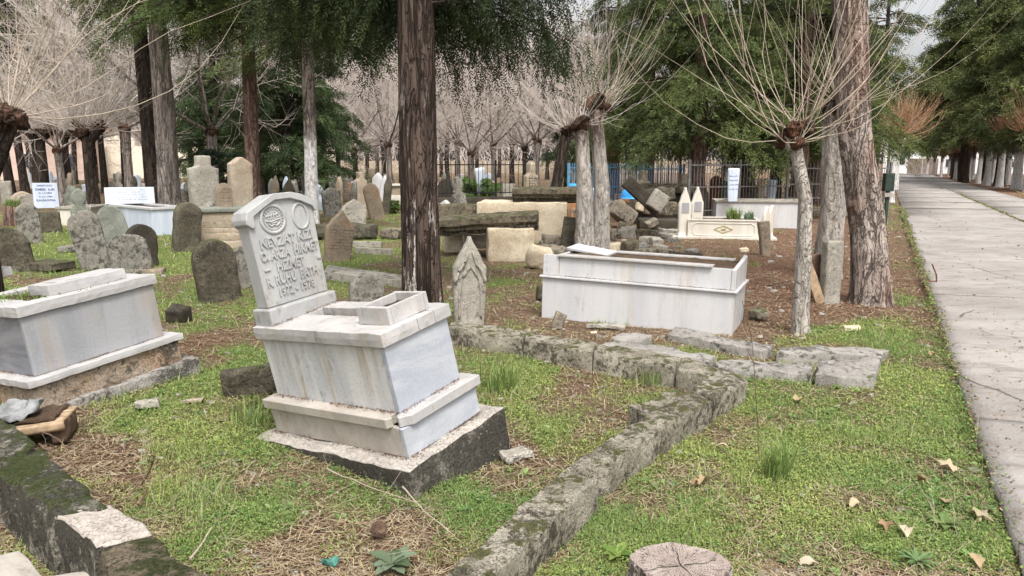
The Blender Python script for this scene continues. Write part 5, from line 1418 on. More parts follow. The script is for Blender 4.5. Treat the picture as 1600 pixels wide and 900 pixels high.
# --------------------------------------------------- far walls and buildings
def house(name, label, cat, pos, yaw, w, d, h, mat, wins=(), roof=None, doors=()):
    o = thing(name, label, cat, tuple(pos), (0, 0, R(yaw)))
    MB().add(*cbox(-w / 2, w / 2, 0, d, -.3, h, .02)).build('wall', M[mat], o)
    if roof: MB().add(*cbox(-w / 2 - .3, w / 2 + .3, -.3, d + .3, h + .003, h + .25, .02)).build('roof', M[roof], o)
    for (x, z, ww, hh, m) in wins:
        f = MB().add(*cbox(x - ww / 2 - .08, x + ww / 2 + .08, -.06, -.003, z - .08, z + hh + .08, .01)).build('window_frame', M['whitewall'], o)
        MB().add(*cbox(x - ww / 2, x + ww / 2, -.075, -.062, z, z + hh, 0)).build('pane', M[m], f)
    return o
house('gatehouse', 'white gatehouse with dark window at the far end of the path', 'building', gp(1408, 118), -25, 5.2, 5, 6.0, 'whitewall', ((.3, 1.4, 1.5, 2.2, 'window'), (.3, 4.3, 1.7, 1.0, 'grey')))
q = gp(1440, 112)
gt = thing('gate', 'brown double metal gate at the far end of the path', 'gate', tuple(q), (0, 0, R(-25)))
MB().add(*cbox(-2.0, -.02, 0, .08, 0, 2.3, .01)).build('gate_leaf', M['gate'], gt); MB().add(*cbox(.02, 2.0, 0, .08, 0, 2.3, .01)).build('gate_leaf', M['gate'], gt)
MB().add(*cbox(-2.35, -2.02, -.1, .2, 0, 2.6, .01)).build('gate_post', M['whitewall'], gt); MB().add(*cbox(2.02, 2.35, -.1, .2, 0, 2.6, .01)).build('gate_post', M['whitewall'], gt)
house('white_building', 'long white wall building behind the right row of trunks', 'building', gp(1530, 115), -25, 22, 4, 3.0, 'whitewall', ((-4, 1.0, 1.2, 1.2, 'window'), (4, 1.0, 1.2, 1.2, 'window')))
house('pink_house', 'pink plastered house seen between trunks at far left', 'building', gp(75, 72), 20, 8, 6, 4.2, 'pinkplaster', ((-1.5, 1.2, 1, 1.3, 'window'), (1.8, 1.2, 1, 1.3, 'window')), 'roof')
house('cream_wall', 'long cream boundary wall beyond the far trees at left', 'wall', gp(170, 80), 12, 48, .5, 3.4, 'plaster')
house('cream_house', 'cream house beyond the boundary wall, left of the grey trunks', 'building', gp(130, 90), 14, 12, 6, 5.4, 'plaster', ((-3, 2.6, 1, 1.3, 'window'), (2, 2.6, 1, 1.3, 'window')), 'roof')
house('grey_wall', 'long pale boundary wall seen low between trunks at far centre', 'wall', gp(780, 125), -2, 90, .5, 2.0, 'palewarm')
# ------------------------------------------------------------------ trees
def trunk_mesh(pts, radii, nang=24, rows=40, amp=.10, freq=3.0, seed=0, flare=.35, flarez=.35, sub=1):
    c = poly_at(np.c_[np.array(pts, float), np.array(radii, float)], np.linspace(0, 1, rows))
    z = c[:, 2] - c[0, 2]
    th = np.arange(nang) / nang * 2 * np.pi
    r = c[:, 3] * (1 + flare * np.exp(-np.clip(z - .12, 0, 9) / flarez))
    A = np.cos(th)[None] * np.ones((rows, 1)); B = np.sin(th)[None] * np.ones((rows, 1))
    Q = np.stack([A * freq, B * freq, (z[:, None] * .9) * np.ones((1, nang))], -1).reshape(-1, 3)
    n1 = fbm(Q + seed, seed, 3).reshape(rows, nang)
    lob = .5 * np.sin(th * 5 + seed)[None] * np.exp(-z / .5)[:, None]
    rr = r[:, None] * (1 + amp * n1 + .12 * lob)
    V = np.stack([c[:, 0:1] + rr * A, c[:, 1:2] + rr * B, c[:, 2:3] + 0 * A], -1).reshape(-1, 3)
    i, j = np.meshgrid(np.arange(rows - 1), np.arange(nang), indexing='ij')
    F = np.stack([i * nang + j, i * nang + (j + 1) % nang, (i + 1) * nang + (j + 1) % nang, (i + 1) * nang + j], -1).reshape(-1, 4)
    return V, F
def norm(a): return a / (np.linalg.norm(a, axis=-1, keepdims=True) + 1e-9)
def crown(seed, z0, z1, R0, R1, nbr, dens, K, bl, bw, sl=.34, rise=.25, droop=.45, hang=.6, col=(.045, .075, .025), col2=(.10, .13, .04), cx=lambda z: (0, 0), az=None, tmin=.15, spread=.16, limb=1.0):
    rr = np.random.default_rng(seed)
    P, AX, CB = [], [], []
    limbs, lr = [], []
    for b in range(nbr):
        f = rr.uniform(0, 1)
        z = z0 + (z1 - z0) * f
        a = rr.uniform(*(az or (0, 2 * np.pi)))
        L = (R0 + (R1 - R0) * f) * rr.uniform(.65, 1.15)
        d = np.array([math.cos(a), math.sin(a), 0]); lat = np.array([-math.sin(a), math.cos(a), 0])
        o = np.array([*cx(z), z])
        tt = np.linspace(0, 1, 7)
        rs, dr = rise * rr.uniform(.5, 1.4), droop * rr.uniform(.6, 1.3)
        path = o + d * tt[:, None] * L + np.array([0, 0, 1]) * ((rs * tt - dr * tt ** 2) * L)[:, None] + lat * (rr.normal() * .10 * tt ** 2 * L)[:, None]
        limbs.append(path); lr.append(np.linspace(.022 + .012 * L, .006, 7) * limb)
        n = max(3, int(L * dens))
        t = tmin + (1 - tmin) * rr.uniform(0, 1, n) ** .8
        p = np.stack([np.interp(t, tt, path[:, k]) for k in range(3)], 1)
        p = p + lat * (rr.normal(0, spread, n) * L * (1.05 - .5 * t))[:, None] + np.array([0, 0, 1]) * rr.normal(0, .06, n)[:, None] * L
        ax = norm(d * (1 - hang) + lat * rr.normal(0, .45, n)[:, None] + np.array([0, 0, -1]) * hang * rr.uniform(.3, 1.3, n)[:, None] + d * 0)
        P.append(p); AX.append(ax)
        hue = rr.uniform(0, 1)
        CB.append(np.clip(hue * .6 + .4 * rr.uniform(0, 1, n), 0, 1))
    P, AX, CB = np.concatenate(P), np.concatenate(AX), np.concatenate(CB)
    n = len(P)
    side = norm(np.cross(AX, rr.normal(0, 1, (n, 3))))
    up = np.cross(side, AX)
    k = np.arange(K)
    sgn = np.where(k % 2, 1, -1)[None, :, None]
    sln = sl * rr.uniform(.6, 1.3, n)
    base = P[:, None] + AX[:, None] * ((k + .3) / K)[None, :, None] * sln[:, None, None]
    bd = norm(AX[:, None] * .8 + side[:, None] * sgn * .75 + up[:, None] * rr.normal(0, .35, (n, K, 1)))
    wv = norm(np.cross(bd, up[:, None] + .4 * rr.normal(0, 1, (n, K, 3))))
    l = bl * rr.uniform(.6, 1.25, (n, K, 1)); w = bw * rr.uniform(.7, 1.2, (n, K, 1))
    V = np.stack([base, base + bd * l * .5 + wv * w * .5, base + bd * l, base + bd * l * .5 - wv * w * .5], 2).reshape(-1, 3)
    F = np.arange(n * K * 4).reshape(-1, 4)
    c = np.array(col)[None] * (1 - CB[:, None]) + np.array(col2)[None] * CB[:, None]
    c = c * rr.uniform(.75, 1.25, (n, 1))
    return V, F, np.repeat(c, K * 4, 0), np.array(limbs), np.array(lr)
def crown_parts(args, parent, leafname='crown'):
    V, F, c, PL_, RL = crown(**args)
    a = tag(link(leafname, npmesh(V, F, False, c, leafname), M['needles'], parent), kind='stuff')
    V, F = tubes(PL_, RL, 5)
    b = tag(link('branches', npmesh(V, F, True, name='branches'), M['bark_brown'], parent), kind='stuff')
    return a, b
def conifer(name, label, pos, pts, radii, barkm, crown_args, cat='tree', group=None, nang=24, rows=40, amp=.10, **k):
    o = thing(name, label, cat, tuple(pos), (0, 0, 0), group)
    V, F = trunk_mesh(pts, radii, nang, rows, amp, **k)
    link('trunk', npmesh(V, F, True, name='trunk'), M[barkm], o)
    if crown_args: crown_parts(crown_args, o)
    return o
def copy_tree(src, loc, rz, sc, label, group=None):
    c = src.copy(); COL.objects.link(c)
    c.location, c.rotation_euler = loc, (0, 0, rz)
    c.scale = (sc, sc, sc) if not hasattr(sc, '__len__') else sc
    c['label'] = label
    if group: c['group'] = group
    for ch in src.children:
        d = ch.copy(); COL.objects.link(d); d.parent = c
    return c
GR = 'evergreen trees among the graves'
DK, DK2 = (.034, .056, .024), (.085, .115, .036)
# thick dark trunk in the middle
p0 = at(660, 474); p1 = atY(649, 0, p0.y + .1)
v = p1 - p0
conifer('evergreen_tree', 'evergreen with thick dark brown trunk streaked by old white paint, in the centre', p0, [(0, 0, -.3), (0, 0, 0), (v.x * .45, 0, v.z * .5), (v.x, v.y, v.z), (v.x * 1.6, v.y, 9.5)], [.225, .222, .208, .205, .09], 'bark_dark',
        dict(seed=1, z0=3.30, z1=6.0, R0=1.75, R1=1.9, nbr=92, spread=.09, az=(-.35, math.pi + .35), limb=.4, dens=30, K=30, bl=.062, bw=.014, sl=.50, rise=.12, droop=.42, hang=.85, col=(.022, .036, .016), col2=(.055, .075, .026)), group=GR, nang=64, rows=150, amp=.05, freq=5.0, seed=3, flare=.22, flarez=.3)
# big leaning pine by the path
p0 = at(1362, 472); p1 = atY(1327, 0, p0.y)
v = p1 - p0
conifer('pine_tree', 'big leaning pine with plated grey pink bark beside the path', p0, [(0, 0, -.3), (0, 0, 0), (v.x * .22, 0, v.z * .25), (v.x * .7, 0, v.z * .6), (v.x, 0, v.z), (v.x * 2.0, .3, 10)], [.215, .205, .19, .182, .178, .10], 'bark_pine',
        dict(seed=2, z0=5.2, z1=10, R0=2.2, R1=1.5, nbr=40, dens=20, K=12, bl=.13, bw=.02, sl=.35, col=DK, col2=DK2), group=GR, nang=72, rows=150, amp=.085, freq=6.5, seed=7, flare=.38, flarez=.28)
# trees with trunks of their own
def ptree(label, u, Y, w, top, barkm, cargs, ztop=8, bend=0, rows=40, nang=24, name='evergreen_tree'):
    q = gp(u, Y); t = atY(top[0], top[1], Y); d = t - q
    r = w * Y / FPX / 2 * .86
    zt_ = max(ztop, d.z * 1.3)
    return conifer(name, label, q, [(0, 0, -.3), (0, 0, 0), (d.x * .5 + bend, 0, d.z * .5), (d.x, 0, d.z), (d.x * zt_ / d.z, 0, zt_)], [r * 1.15, r * 1.08, r, r * .9, r * .35], barkm, cargs, group=GR, nang=nang, rows=rows)
ptree('evergreen with reddish brown trunk behind the leaning headstone', 399, 18, 25, (388, 80), 'bark_red', dict(seed=11, z0=4.7, z1=9, R0=2.9, R1=1.8, nbr=84, dens=28, K=12, bl=.11, bw=.024, col=DK, col2=(.10, .13, .035)))
ptree('evergreen with slim white painted trunk right of the leaning headstone', 489, 17, 22, (480, 60), 'bark_white', dict(seed=12, z0=4.15, z1=8.5, R0=2.2, R1=1.6, nbr=90, dens=30, K=12, bl=.11, bw=.022, hang=.7, col=DK, col2=(.11, .14, .04)))
ptree('evergreen with stout grey brown trunk, right one of the pair at left', 268, 20, 35, (248, 60), 'bark_grey', dict(seed=13, z0=5.4, z1=10, R0=2.6, R1=1.6, nbr=60, dens=26, K=12, bl=.12, bw=.026, col=DK, col2=(.12, .12, .04)), bend=.02)
ptree('evergreen with darker crooked trunk, left one of the pair at left', 246, 22, 26, (216, 20), 'bark_brown', dict(seed=14, z0=6.0, z1=10, R0=2.4, R1=1.6, nbr=40, dens=24, K=12, bl=.12, bw=.026, col=DK, col2=(.12, .12, .04)))
# bushy ones, then their copies
TA = conifer('cypress_tree', 'dark cypress with low dense crown right of the reddish trunk', gp(452, 27), [(0, 0, -.3), (0, 0, 0), (.05, 0, 4), (0, 0, 9)], [.24, .22, .16, .05], 'bark_brown',
    dict(seed=21, z0=1.5, z1=9, R0=2.1, R1=1.0, nbr=110, dens=26, K=12, bl=.14, bw=.032, sl=.42, rise=.3, droop=.5, hang=.55, col=(.030, .052, .024), col2=(.070, .10, .034), spread=.2), group=GR)
TB2 = conifer('cypress_tree', 'large green conifer with reddish trunk behind the twin grave', gp(1086, 22), [(0, 0, -.3), (0, 0, 0), (.02, 0, 3), (-.05, 0, 9.5)], [.28, .25, .21, .06], 'bark_red',
    dict(seed=22, z0=2.4, z1=9.5, R0=2.9, R1=1.5, nbr=104, dens=30, K=14, bl=.12, bw=.028, sl=.42, rise=.15, droop=.4, hang=.6, col=(.028, .046, .018), col2=(.135, .165, .05), spread=.12), group=GR)
TC = conifer('pine_tree', 'tall dark pine with bare foot in the far left wood', gp(42, 33), [(0, 0, -.3), (0, 0, 0), (-.15, 0, 3), (-.1, 0, 11)], [.20, .175, .15, .06], 'bark_brown',
    dict(seed=23, z0=4.6, z1=11, R0=2.8, R1=1.4, nbr=46, dens=22, K=10, bl=.20, bw=.045, sl=.5, rise=.2, droop=.4, hang=.5, col=(.040, .058, .022), col2=(.12, .13, .04), spread=.2), group=GR)
TD = conifer('cedar_tree', 'broad green cedar hanging over the far right side of the path', gp(1505, 62), [(0, 0, -.3), (0, 0, 0), (-.1, 0, 5), (-.3, 0, 17)], [.42, .38, .32, .08], 'bark_brown',
    dict(seed=24, z0=3.6, z1=17, R0=5.2, R1=2.0, nbr=105, dens=15, K=10, bl=.36, bw=.085, sl=.95, rise=.25, droop=.45, hang=.5, col=(.036, .056, .022), col2=(.15, .17, .055), spread=.14), group=GR)
for src, u, Y, sc, rz, lab in (
    (TA, 345, 32, 1.0, 1.1, 'dark cypress low crowned behind the stepped tomb headstones'), (TA, 415, 30, .8, 2.2, 'small bushy cypress just right of the reddish trunk'), (TA, 508, 31, .85, 3.1, 'loose cypress right of the white painted trunk'),
    (TA, 318, 44, 1.1, .4, 'dark cypress farther back left of the stepped tomb'), (TA, 960, 40, 1.15, 4.0, 'pale green feathery conifer behind the whitish double trunk'), (TA, 905, 46, 1.1, 5.0, 'yellowish conifer far behind the patterned pillar'),
    (TB2, 1165, 26, 1.05, 2.0, 'green conifer right behind the reddish trunked one'), (TB2, 1010, 30, 1.15, 3.3, 'green conifer left of the reddish trunked one'), (TB2, 1245, 22, .95, 4.4, 'dark conifer behind the thin whitewashed trunk'),
    (TB2, 1268, 30, 1.15, .9, 'dark conifer between the limewashed trunk and the thin fence, far'), (TB2, 1280, 38, .9, 5.4, 'dark green conifer left of the big leaning pine, far'), (TC, 1362, 43, 1.1, 2.8, 'high crowned pine right behind the big leaning pine'), (TA, 1210, 33, 1.2, 5.1, 'dark cypress filling between two conifers behind the pale trunk'),
    (TC, 20, 36, 1.0, 1.0, 'dark trunked pine at the far left edge'), (TC, 165, 40, .95, 2.0, 'dark trunked pine behind the black pollard at left'), (TC, 195, 46, 1.0, 3.0, 'dark trunked pine left of the grey trunk pair'),
    (TC, 60, 48, 1.1, 5.2, 'dark trunked pine by the pink house'), 
     (TC, 118, 58, 1.1, 3.9, 'far pine standing before the cream wall'),
    (TD, 1492, 78, 1.0, 1.9, 'cedar farther down the right verge of the path'), (TD, 1560, 52, .85, 3.2, 'lighter cedar nearest on the right verge'), (TD, 1486, 96, 1.0, 4.6, 'cedar near the brown gate'),
    (TD, 1625, 44, .8, .7, 'cedar at the right edge above the whitewashed trunks'), (TD, 1255, 70, .9, 2.4, 'cedar far down the left verge of the path'), (TD, 1540, 70, 1.05, 5.5, 'tall cedar behind the right verge row')):
    copy_tree(src, gp(u, Y), rz, sc, lab)

# pollarded trees: trunk, knob, long whippy shoots
def shoot_paths(rr, n, L, el=(0, 1.1), curl=.55, r0=.08, m=8, az=None):
    a = rr.uniform(*(az or (0, 2 * np.pi)), n)
    e = rr.uniform(el[0], el[1], n)
    d = np.stack([np.cos(a) * np.cos(e), np.sin(a) * np.cos(e), np.sin(e)], 1)
    Ls = L * np.where(rr.uniform(0, 1, n) < .35, rr.uniform(.2, .6, n), rr.uniform(.65, 1.25, n))
    t = np.linspace(0, 1, m)
    lat = norm(np.cross(d, rr.normal(0, 1, (n, 3))))
    up = np.array([0, 0, 1.0])
    c = curl * rr.uniform(.4, 1.4, n) * np.cos(e)
    Pp = d[:, None] * (r0 + t[None, :, None] * Ls[:, None, None]) + up * (c * Ls)[:, None, None] * (t ** 2)[None, :, None] + lat[:, None] * (Ls * rr.normal(0, .07, n))[:, None, None] * np.sin(t * 3)[None, :, None]
    Pp = Pp + (rr.normal(0, .035, (n, 1, 3)) * np.sin(t * 7)[None, :, None] + rr.normal(0, .006, (n, m, 3))) * Ls[:, None, None] * t[None, :, None]
    return Pp, t
def pollard(name, label, pos, pts, radii, barkm, arms, nsh, L, sr, mat, seed, single=False, group='pollarded trees among the graves', side=0, nang=24, rows=36, el=(0, 1.15), curl=.55, az=None):
    rr = np.random.default_rng(seed)
    o = thing(name, label, 'tree', tuple(pos), (0, 0, 0), group)
    V, F = trunk_mesh(pts, radii, nang, rows, .10, 3, seed)
    link('trunk', npmesh(V, F, True, name='trunk'), M[barkm], o)
    allP, allR = [], []
    top = np.array(pts[-1])
    for (dx, dy, dz, kr) in arms:
        c = top + np.array([dx, dy, dz])
        if abs(dx) + abs(dy) + abs(dz) > .05:
            q = poly_at([tuple(top - np.array([0, 0, .12])), tuple(top + np.array([dx * .6, dy * .6, dz * .45])), tuple(c)], np.linspace(0, 1, 8))
            MB().add(*tube(q, np.linspace(radii[-1] * .95, radii[-1] * .75, 8), 10)).build('arm', M[barkm], o, True)
        V, F = hexa(box8(-kr, kr, -kr, kr, -kr * .9, kr * .9), (10, 10, 10), kr * .45, 2.4 / kr / 2, seed + int(abs(dx) * 50), 1.0)
        link('knob', npmesh(V + c, F, True, name='knob'), M['knob'], o)
        n_ = max(4, int(nsh / len(arms)))
        Pp, t = shoot_paths(rr, n_, L, el, curl, kr * .6, az=az)
        allP.append(Pp + c); allR.append((sr * rr.uniform(.6, 1.15, (n_, 1))) * (1 - .72 * t)[None])
        if side:                                   # finer side shoots
            ns_ = int(side * n_); k = rr.integers(0, n_, ns_); f = rr.integers(2, 6, ns_)
            st_ = (Pp + c)[k, f]
            dd = norm((Pp[k, f + 1] - Pp[k, f]) + .35 * L / 8 * rr.normal(0, 1, (len(k), 3)))
            tt = np.linspace(0, 1, 8)
            allP.append(st_[:, None] + dd[:, None] * (tt[None, :, None] * (L * rr.uniform(.15, .45, len(k)))[:, None, None]) + np.array([0, 0, 1]) * (tt ** 2 * .08 * L)[None, :, None])
            allR.append(np.broadcast_to((sr * .45 * (1 - .6 * tt))[None], (len(k), 8)))
    Pp, Rr = np.concatenate(allP), np.concatenate(allR)
    if single:
        for k in range(len(Pp)):
            V, F = tubes(Pp[k:k + 1], Rr[k:k + 1], 5)
            link('shoot', npmesh(V, F, True, name='shoot'), M[mat], o)
    else:
        V, F = tubes(Pp, Rr, 3)
        tag(link('shoots', npmesh(V, F, False, name='shoots'), M[mat], o), kind='stuff')
    return o
def baretree(name, label, pos, pts, radii, barkm, seed, L, nl=7, ns=11, ntw=12, mat='shootpink', group='pollarded trees among the graves', r1=.05, up=.9):
    rr = np.random.default_rng(seed)
    o = thing(name, label, 'tree', tuple(pos), (0, 0, 0), group)
    V, F = trunk_mesh(pts, radii, 16, 24, .12, 3, seed)
    link('trunk', npmesh(V, F, True, name='trunk'), M[barkm], o)
    top = np.array(pts[-1])
    kr = radii[-1] * 1.15
    V, F = hexa(box8(-kr, kr, -kr, kr, -kr, kr), (8, 8, 8), kr * .4, 1.2 / kr, seed, 1.0)
    link('knob', npmesh(V + top, F, True, name='knob'), M['knob'], o)
    def grow(base, dirn, n_per, Lr, jit, r, upb):
        k = np.repeat(np.arange(len(base)), n_per)
        f = rr.uniform(.25, 1, len(k))
        m = base.shape[1]
        fi = f * (m - 1.001)
        i0 = fi.astype(int)
        st = base[k, i0] + (base[k, i0 + 1] - base[k, i0]) * (fi - i0)[:, None]
        tg = norm(base[k, i0 + 1] - base[k, i0])
        dd = norm(tg + jit * rr.normal(0, 1, (len(k), 3)) + np.array([0, 0, upb]))
        t = np.linspace(0, 1, 5)
        ln = Lr * rr.uniform(.45, 1.2, len(k))
        bend = norm(rr.normal(0, 1, (len(k), 3)) + np.array([0, 0, .8])) * .22
        Pp = st[:, None] + (dd[:, None] * t[None, :, None] + bend[:, None] * (t ** 2)[None, :, None]) * ln[:, None, None]
        return Pp, r * rr.uniform(.6, 1.2, (len(k), 1)) * (1 - .65 * t)[None]
    Pp, t = shoot_paths(rr, nl, L, (.0, 1.35), .22, kr * .5, 5)
    l0 = Pp + top; r0 = r1 * rr.uniform(.7, 1.2, (nl, 1)) * (1 - .6 * t)[None]
    V, F = tubes(l0, r0, 5)
    tag(link('limbs', npmesh(V, F, True, name='limbs'), M['bark_grey'], o), kind='stuff')
    l1, q1 = grow(l0, None, ns, L * .55, .65, r1 * .38, .08)
    l2, q2 = grow(l1, None, ntw, L * .36, .70, r1 * .20, .05)
    l3, q3 = grow(l2[::2], None, 2, L * .22, .60, r1 * .15, .20)
    V, F = tubes(np.concatenate([l1, l2, l3]), np.concatenate([q1, q2, q3]), 3)
    tag(link('twigs', npmesh(V, F, False, name='twigs'), M[mat], o), kind='stuff')
    return o
# thin whitewashed one in front
p0 = at(1250, 518); Yp = p0.y
k1 = atY(1240, 196, Yp) - p0; k1b = atY(1306, 152, Yp + .5) - p0
pollard('pollard_tree', 'thin whitewashed pollard with long arching pale shoots near the path', p0, [(0, 0, -.3), (0, 0, 0), (-.012, 0, .7), (-.03, 0, 1.25), tuple(k1 - Vector((-.01, 0, .10)))], [.082, .076, .068, .062, .055], 'bark_wash2', [(0, 0, .06, .09), (.13, .10, .08, .085), (-.09, .05, -.03, .07), (.02, -.06, -.06, .06)], 40, 1.85, .0055, 'shoot', 301, True, side=.6, nang=40, rows=90, el=(-.15, 1.15), curl=.8)
p0 = at(1290, 432); Yp = p0.y
d1 = atY(1303, 178, Yp) - p0
pollard('pollard_tree', 'stout pale limewashed pollard behind the thin one, left of the big pine', p0, [(0, 0, -.3), (0, 0, 0), (.03, 0, 1.0), tuple(d1)], [.21, .185, .165, .155], 'bark_wash2', [(.03, 0, .15, .18), (.16, .1, .05, .12)], 40, 2.0, .0065, 'shoot', 302, True, side=.6, nang=40, rows=80, el=(.15, 1.3), curl=.5)
# whitish double trunk
p0 = at(914, 396); Yp = p0.y
pollard('pollard_tree', 'whitish double trunked pollard, left stem, behind the long white grave', p0, [(0, 0, -.3), (0, 0, 0), (-.03, 0, 1.2), tuple(atY(909, 205, Yp) - p0)], [.175, .155, .13, .115], 'bark_wash', [(-.02, 0, .12, .15), (-.22, .1, .02, .10)], 46, 1.9, .0055, 'shootpink', 303, True, nang=36, rows=70, side=.6)
p0 = at(938, 392); Yp = p0.y
pollard('pollard_tree', 'whitish double trunked pollard, right stem, behind the long white grave', p0, [(0, 0, -.3), (0, 0, 0), (.0, 0, 1.2), tuple(atY(930, 172, Yp) - p0)], [.175, .155, .135, .115], 'bark_wash', [(0, 0, .12, .17), (.20, .05, .04, .10)], 52, 2.1, .0055, 'shoot', 304, True, nang=36, rows=70, el=(.1, 1.35), side=.6)
# knob at the left edge
q = atY(-30, 420, 6.2); p0 = Vector((q.x, 6.2, 0))
kk = atY(12, 178, 6.2) - p0
pollard('pollard_tree', 'pollard with fat brown knob and pale shoots reaching in from the left edge', p0, [(0, 0, -.3), (0, 0, 0), (0, 0, 1.0), (kk.x * .35, 0, kk.z - .35)], [.17, .15, .13, .12], 'bark_brown', [(kk.x * .65, 0, .32, .13), (-.25, .1, .4, .13)], 64, 1.9, .0055, 'shoot', 305, True, side=.6, el=(.0, 1.2), curl=.5)
# dark pollard farther left and leaning one in the middle
q = gp(150, 22)
PT1 = pollard('pollard_tree', 'black trunked pollard with wide twiggy head beside the bluish white grave', q, [(0, 0, -.3), (0, 0, 0), (-.05, 0, 1.4), (-.02, 0, 2.35)], [.19, .17, .155, .17], 'bark_brown', [(-.1, 0, .15, .24), (.35, .1, .3, .18), (-.4, .1, .3, .18)], 170, 2.5, .012, 'shootpink', 306, side=3, curl=.35)
q = gp(862, 19)
pollard('pollard_tree', 'dark leaning pollard trunk left of the whitish double trunk', q, [(0, 0, -.3), (0, 0, 0), (.12, 0, 1.1), (.32, 0, 2.3)], [.19, .17, .14, .13], 'bark_brown', [(0, 0, .1, .15), (.2, .1, .25, .12)], 120, 2.2, .010, 'shootpink', 307, side=2)
q = gp(735, 33)
PT2 = baretree('bare_tree', 'far pinkish pollard seen just right of the thick dark trunk', q, [(0, 0, -.3), (0, 0, 0), (.0, 0, 1.2), (.05, 0, 2.0)], [.16, .14, .12, .14], 'bark_grey', 308, 3.6, ntw=9, r1=.04)
q = gp(555, 38)
PT3 = baretree('bare_tree', 'far pinkish pollard with dark trunk right of the white trunk', q, [(0, 0, -.3), (0, 0, 0), (.05, 0, 1.2), (.0, 0, 2.2)], [.18, .155, .13, .15], 'bark_brown', 309, 4.9, 9, 12, 9, r1=.045)
q = gp(1388, 31)
PT4 = pollard('pollard_tree', 'orange twigged pollard at the left verge beyond the green sign post', q, [(0, 0, -.3), (0, 0, 0), (.0, 0, 1.4), (.0, 0, 2.4)], [.22, .2, .18, .17], 'bark_white', [(0, 0, .15, .22), (.25, 0, .3, .17)], 200, 1.9, .012, 'shootorange', 310, side=2, el=(.2, 1.4), curl=.3)
PG = 'pollarded trees among the graves'
for src, u, Y, sc, rz, lab in (
    (PT3, 600, 50, 1.05, 1.0, 'far bare tree right of the tall rusty footed headstone'), (PT3, 628, 42, .95, 2.0, 'far bare tree touching the left side of the thick dark trunk'), (PT3, 700, 54, 1.1, 3.0, 'far bare tree behind the black fence at left'),
    (PT2, 772, 40, 1.0, 4.0, 'bare tree inside the black fence'), (PT3, 800, 58, 1.1, 5.0, 'far bare tree above the black fence right end'), (PT2, 838, 34, 1.0, .6, 'bare tree behind the patterned pillar'),
    (PT3, 885, 48, 1.05, 1.7, 'far bare tree behind the leaning dark pollard'), (PT2, 952, 42, 1.0, 2.7, 'bare tree behind the blue fence'), (PT3, 1005, 56, 1.0, 3.7, 'far bare tree behind the left stone pillar'),
    (PT3, 530, 56, 1.05, 4.6, 'far bare tree above the slim pale stele'), (PT2, 475, 46, 1.0, 5.5, 'bare tree behind the white painted trunk'), (PT3, 650, 66, 1.15, .2, 'farthest bare tree hidden by the thick dark trunk'),
    (PT3, 745, 68, 1.15, 1.3, 'farthest bare tree over the black fence'), (PT3, 575, 70, 1.15, 2.3, 'farthest bare tree over the olive leaning headstone'), (PT1, 70, 30, 1.1, 3.3, 'bare pollard by the blue lettered headstone'),
    (PT3, 110, 42, 1.1, 4.3, 'far bare tree over the beige grave box'), (PT2, 205, 30, 1.15, 5.3, 'bare pollard behind the bluish white grave'), (PT3, 300, 50, 1.1, .9, 'far bare tree left of the stepped tomb headstones'),
    (PT2, 338, 24, 1.0, 1.9, 'pale limbed pollard right behind the stepped tomb'), (PT3, 15, 40, 1.1, 2.9, 'far bare tree at the left edge'), (PT2, 268, 38, 1.1, 3.9, 'bare tree behind the grey trunk pair'),
    (PT3, 855, 74, 1.15, 4.9, 'farthest bare tree behind the cream tomb'), (PT3, 450, 66, 1.1, 5.9, 'farthest bare tree behind the dark cypress'), (PT3, 150, 60, 1.2, .3, 'farthest bare tree before the cream wall'),
    (PT4, 1396, 45, 1.1, 1.4, 'second orange twigged pollard farther down the left verge'), (PT3, 1130, 60, 1.0, 2.4, 'far bare tree behind the thin grey fence'), (PT3, 1548, 84, 1.2, 3.5, 'bare tree rising over the right row of cedars'), (PT3, 1500, 100, 1.5, 2.2, 'tallest far bare tree above the path end'),
    (PT2, 610, 36, .95, 3.6, 'bare tree above the pale stepped grave'), (PT2, 715, 44, 1.05, 1.1, 'bare tree behind the black arched headstone'), (PT3, 820, 46, .9, 2.0, 'bare tree between black fence and patterned pillar'), (PT3, 500, 66, 1.2, 1.6, 'distant bare tree left of the slim pale stele'),
    (PT3, 780, 84, 1.3, .7, 'distant bare tree over the far pink wall, middle'), (PT3, 690, 88, 1.35, 4.4, 'distant bare tree over the far pink wall, left'), (PT3, 870, 90, 1.35, 5.7, 'distant bare tree over the far pink wall, right'), (PT3, 930, 66, 1.1, 3.0, 'distant bare tree over the blue fence'),
    (PT3, 230, 62, 1.2, 2.6, 'distant bare tree left of the grey trunk pair'), (PT3, 50, 66, 1.2, 4.1, 'distant bare tree over the pink house'), (PT2, 100, 26, .8, 5.0, 'bare pollard right of the blue lettered headstone'), (PT3, 590, 88, 1.35, 5.2, 'distant bare tree over the sandy field, left')):
    copy_tree(src, gp(u, Y), rz, (sc * 1.1, sc * 1.1, sc * (1.28 if src in (PT2, PT3) else 1.0)), lab, PG)
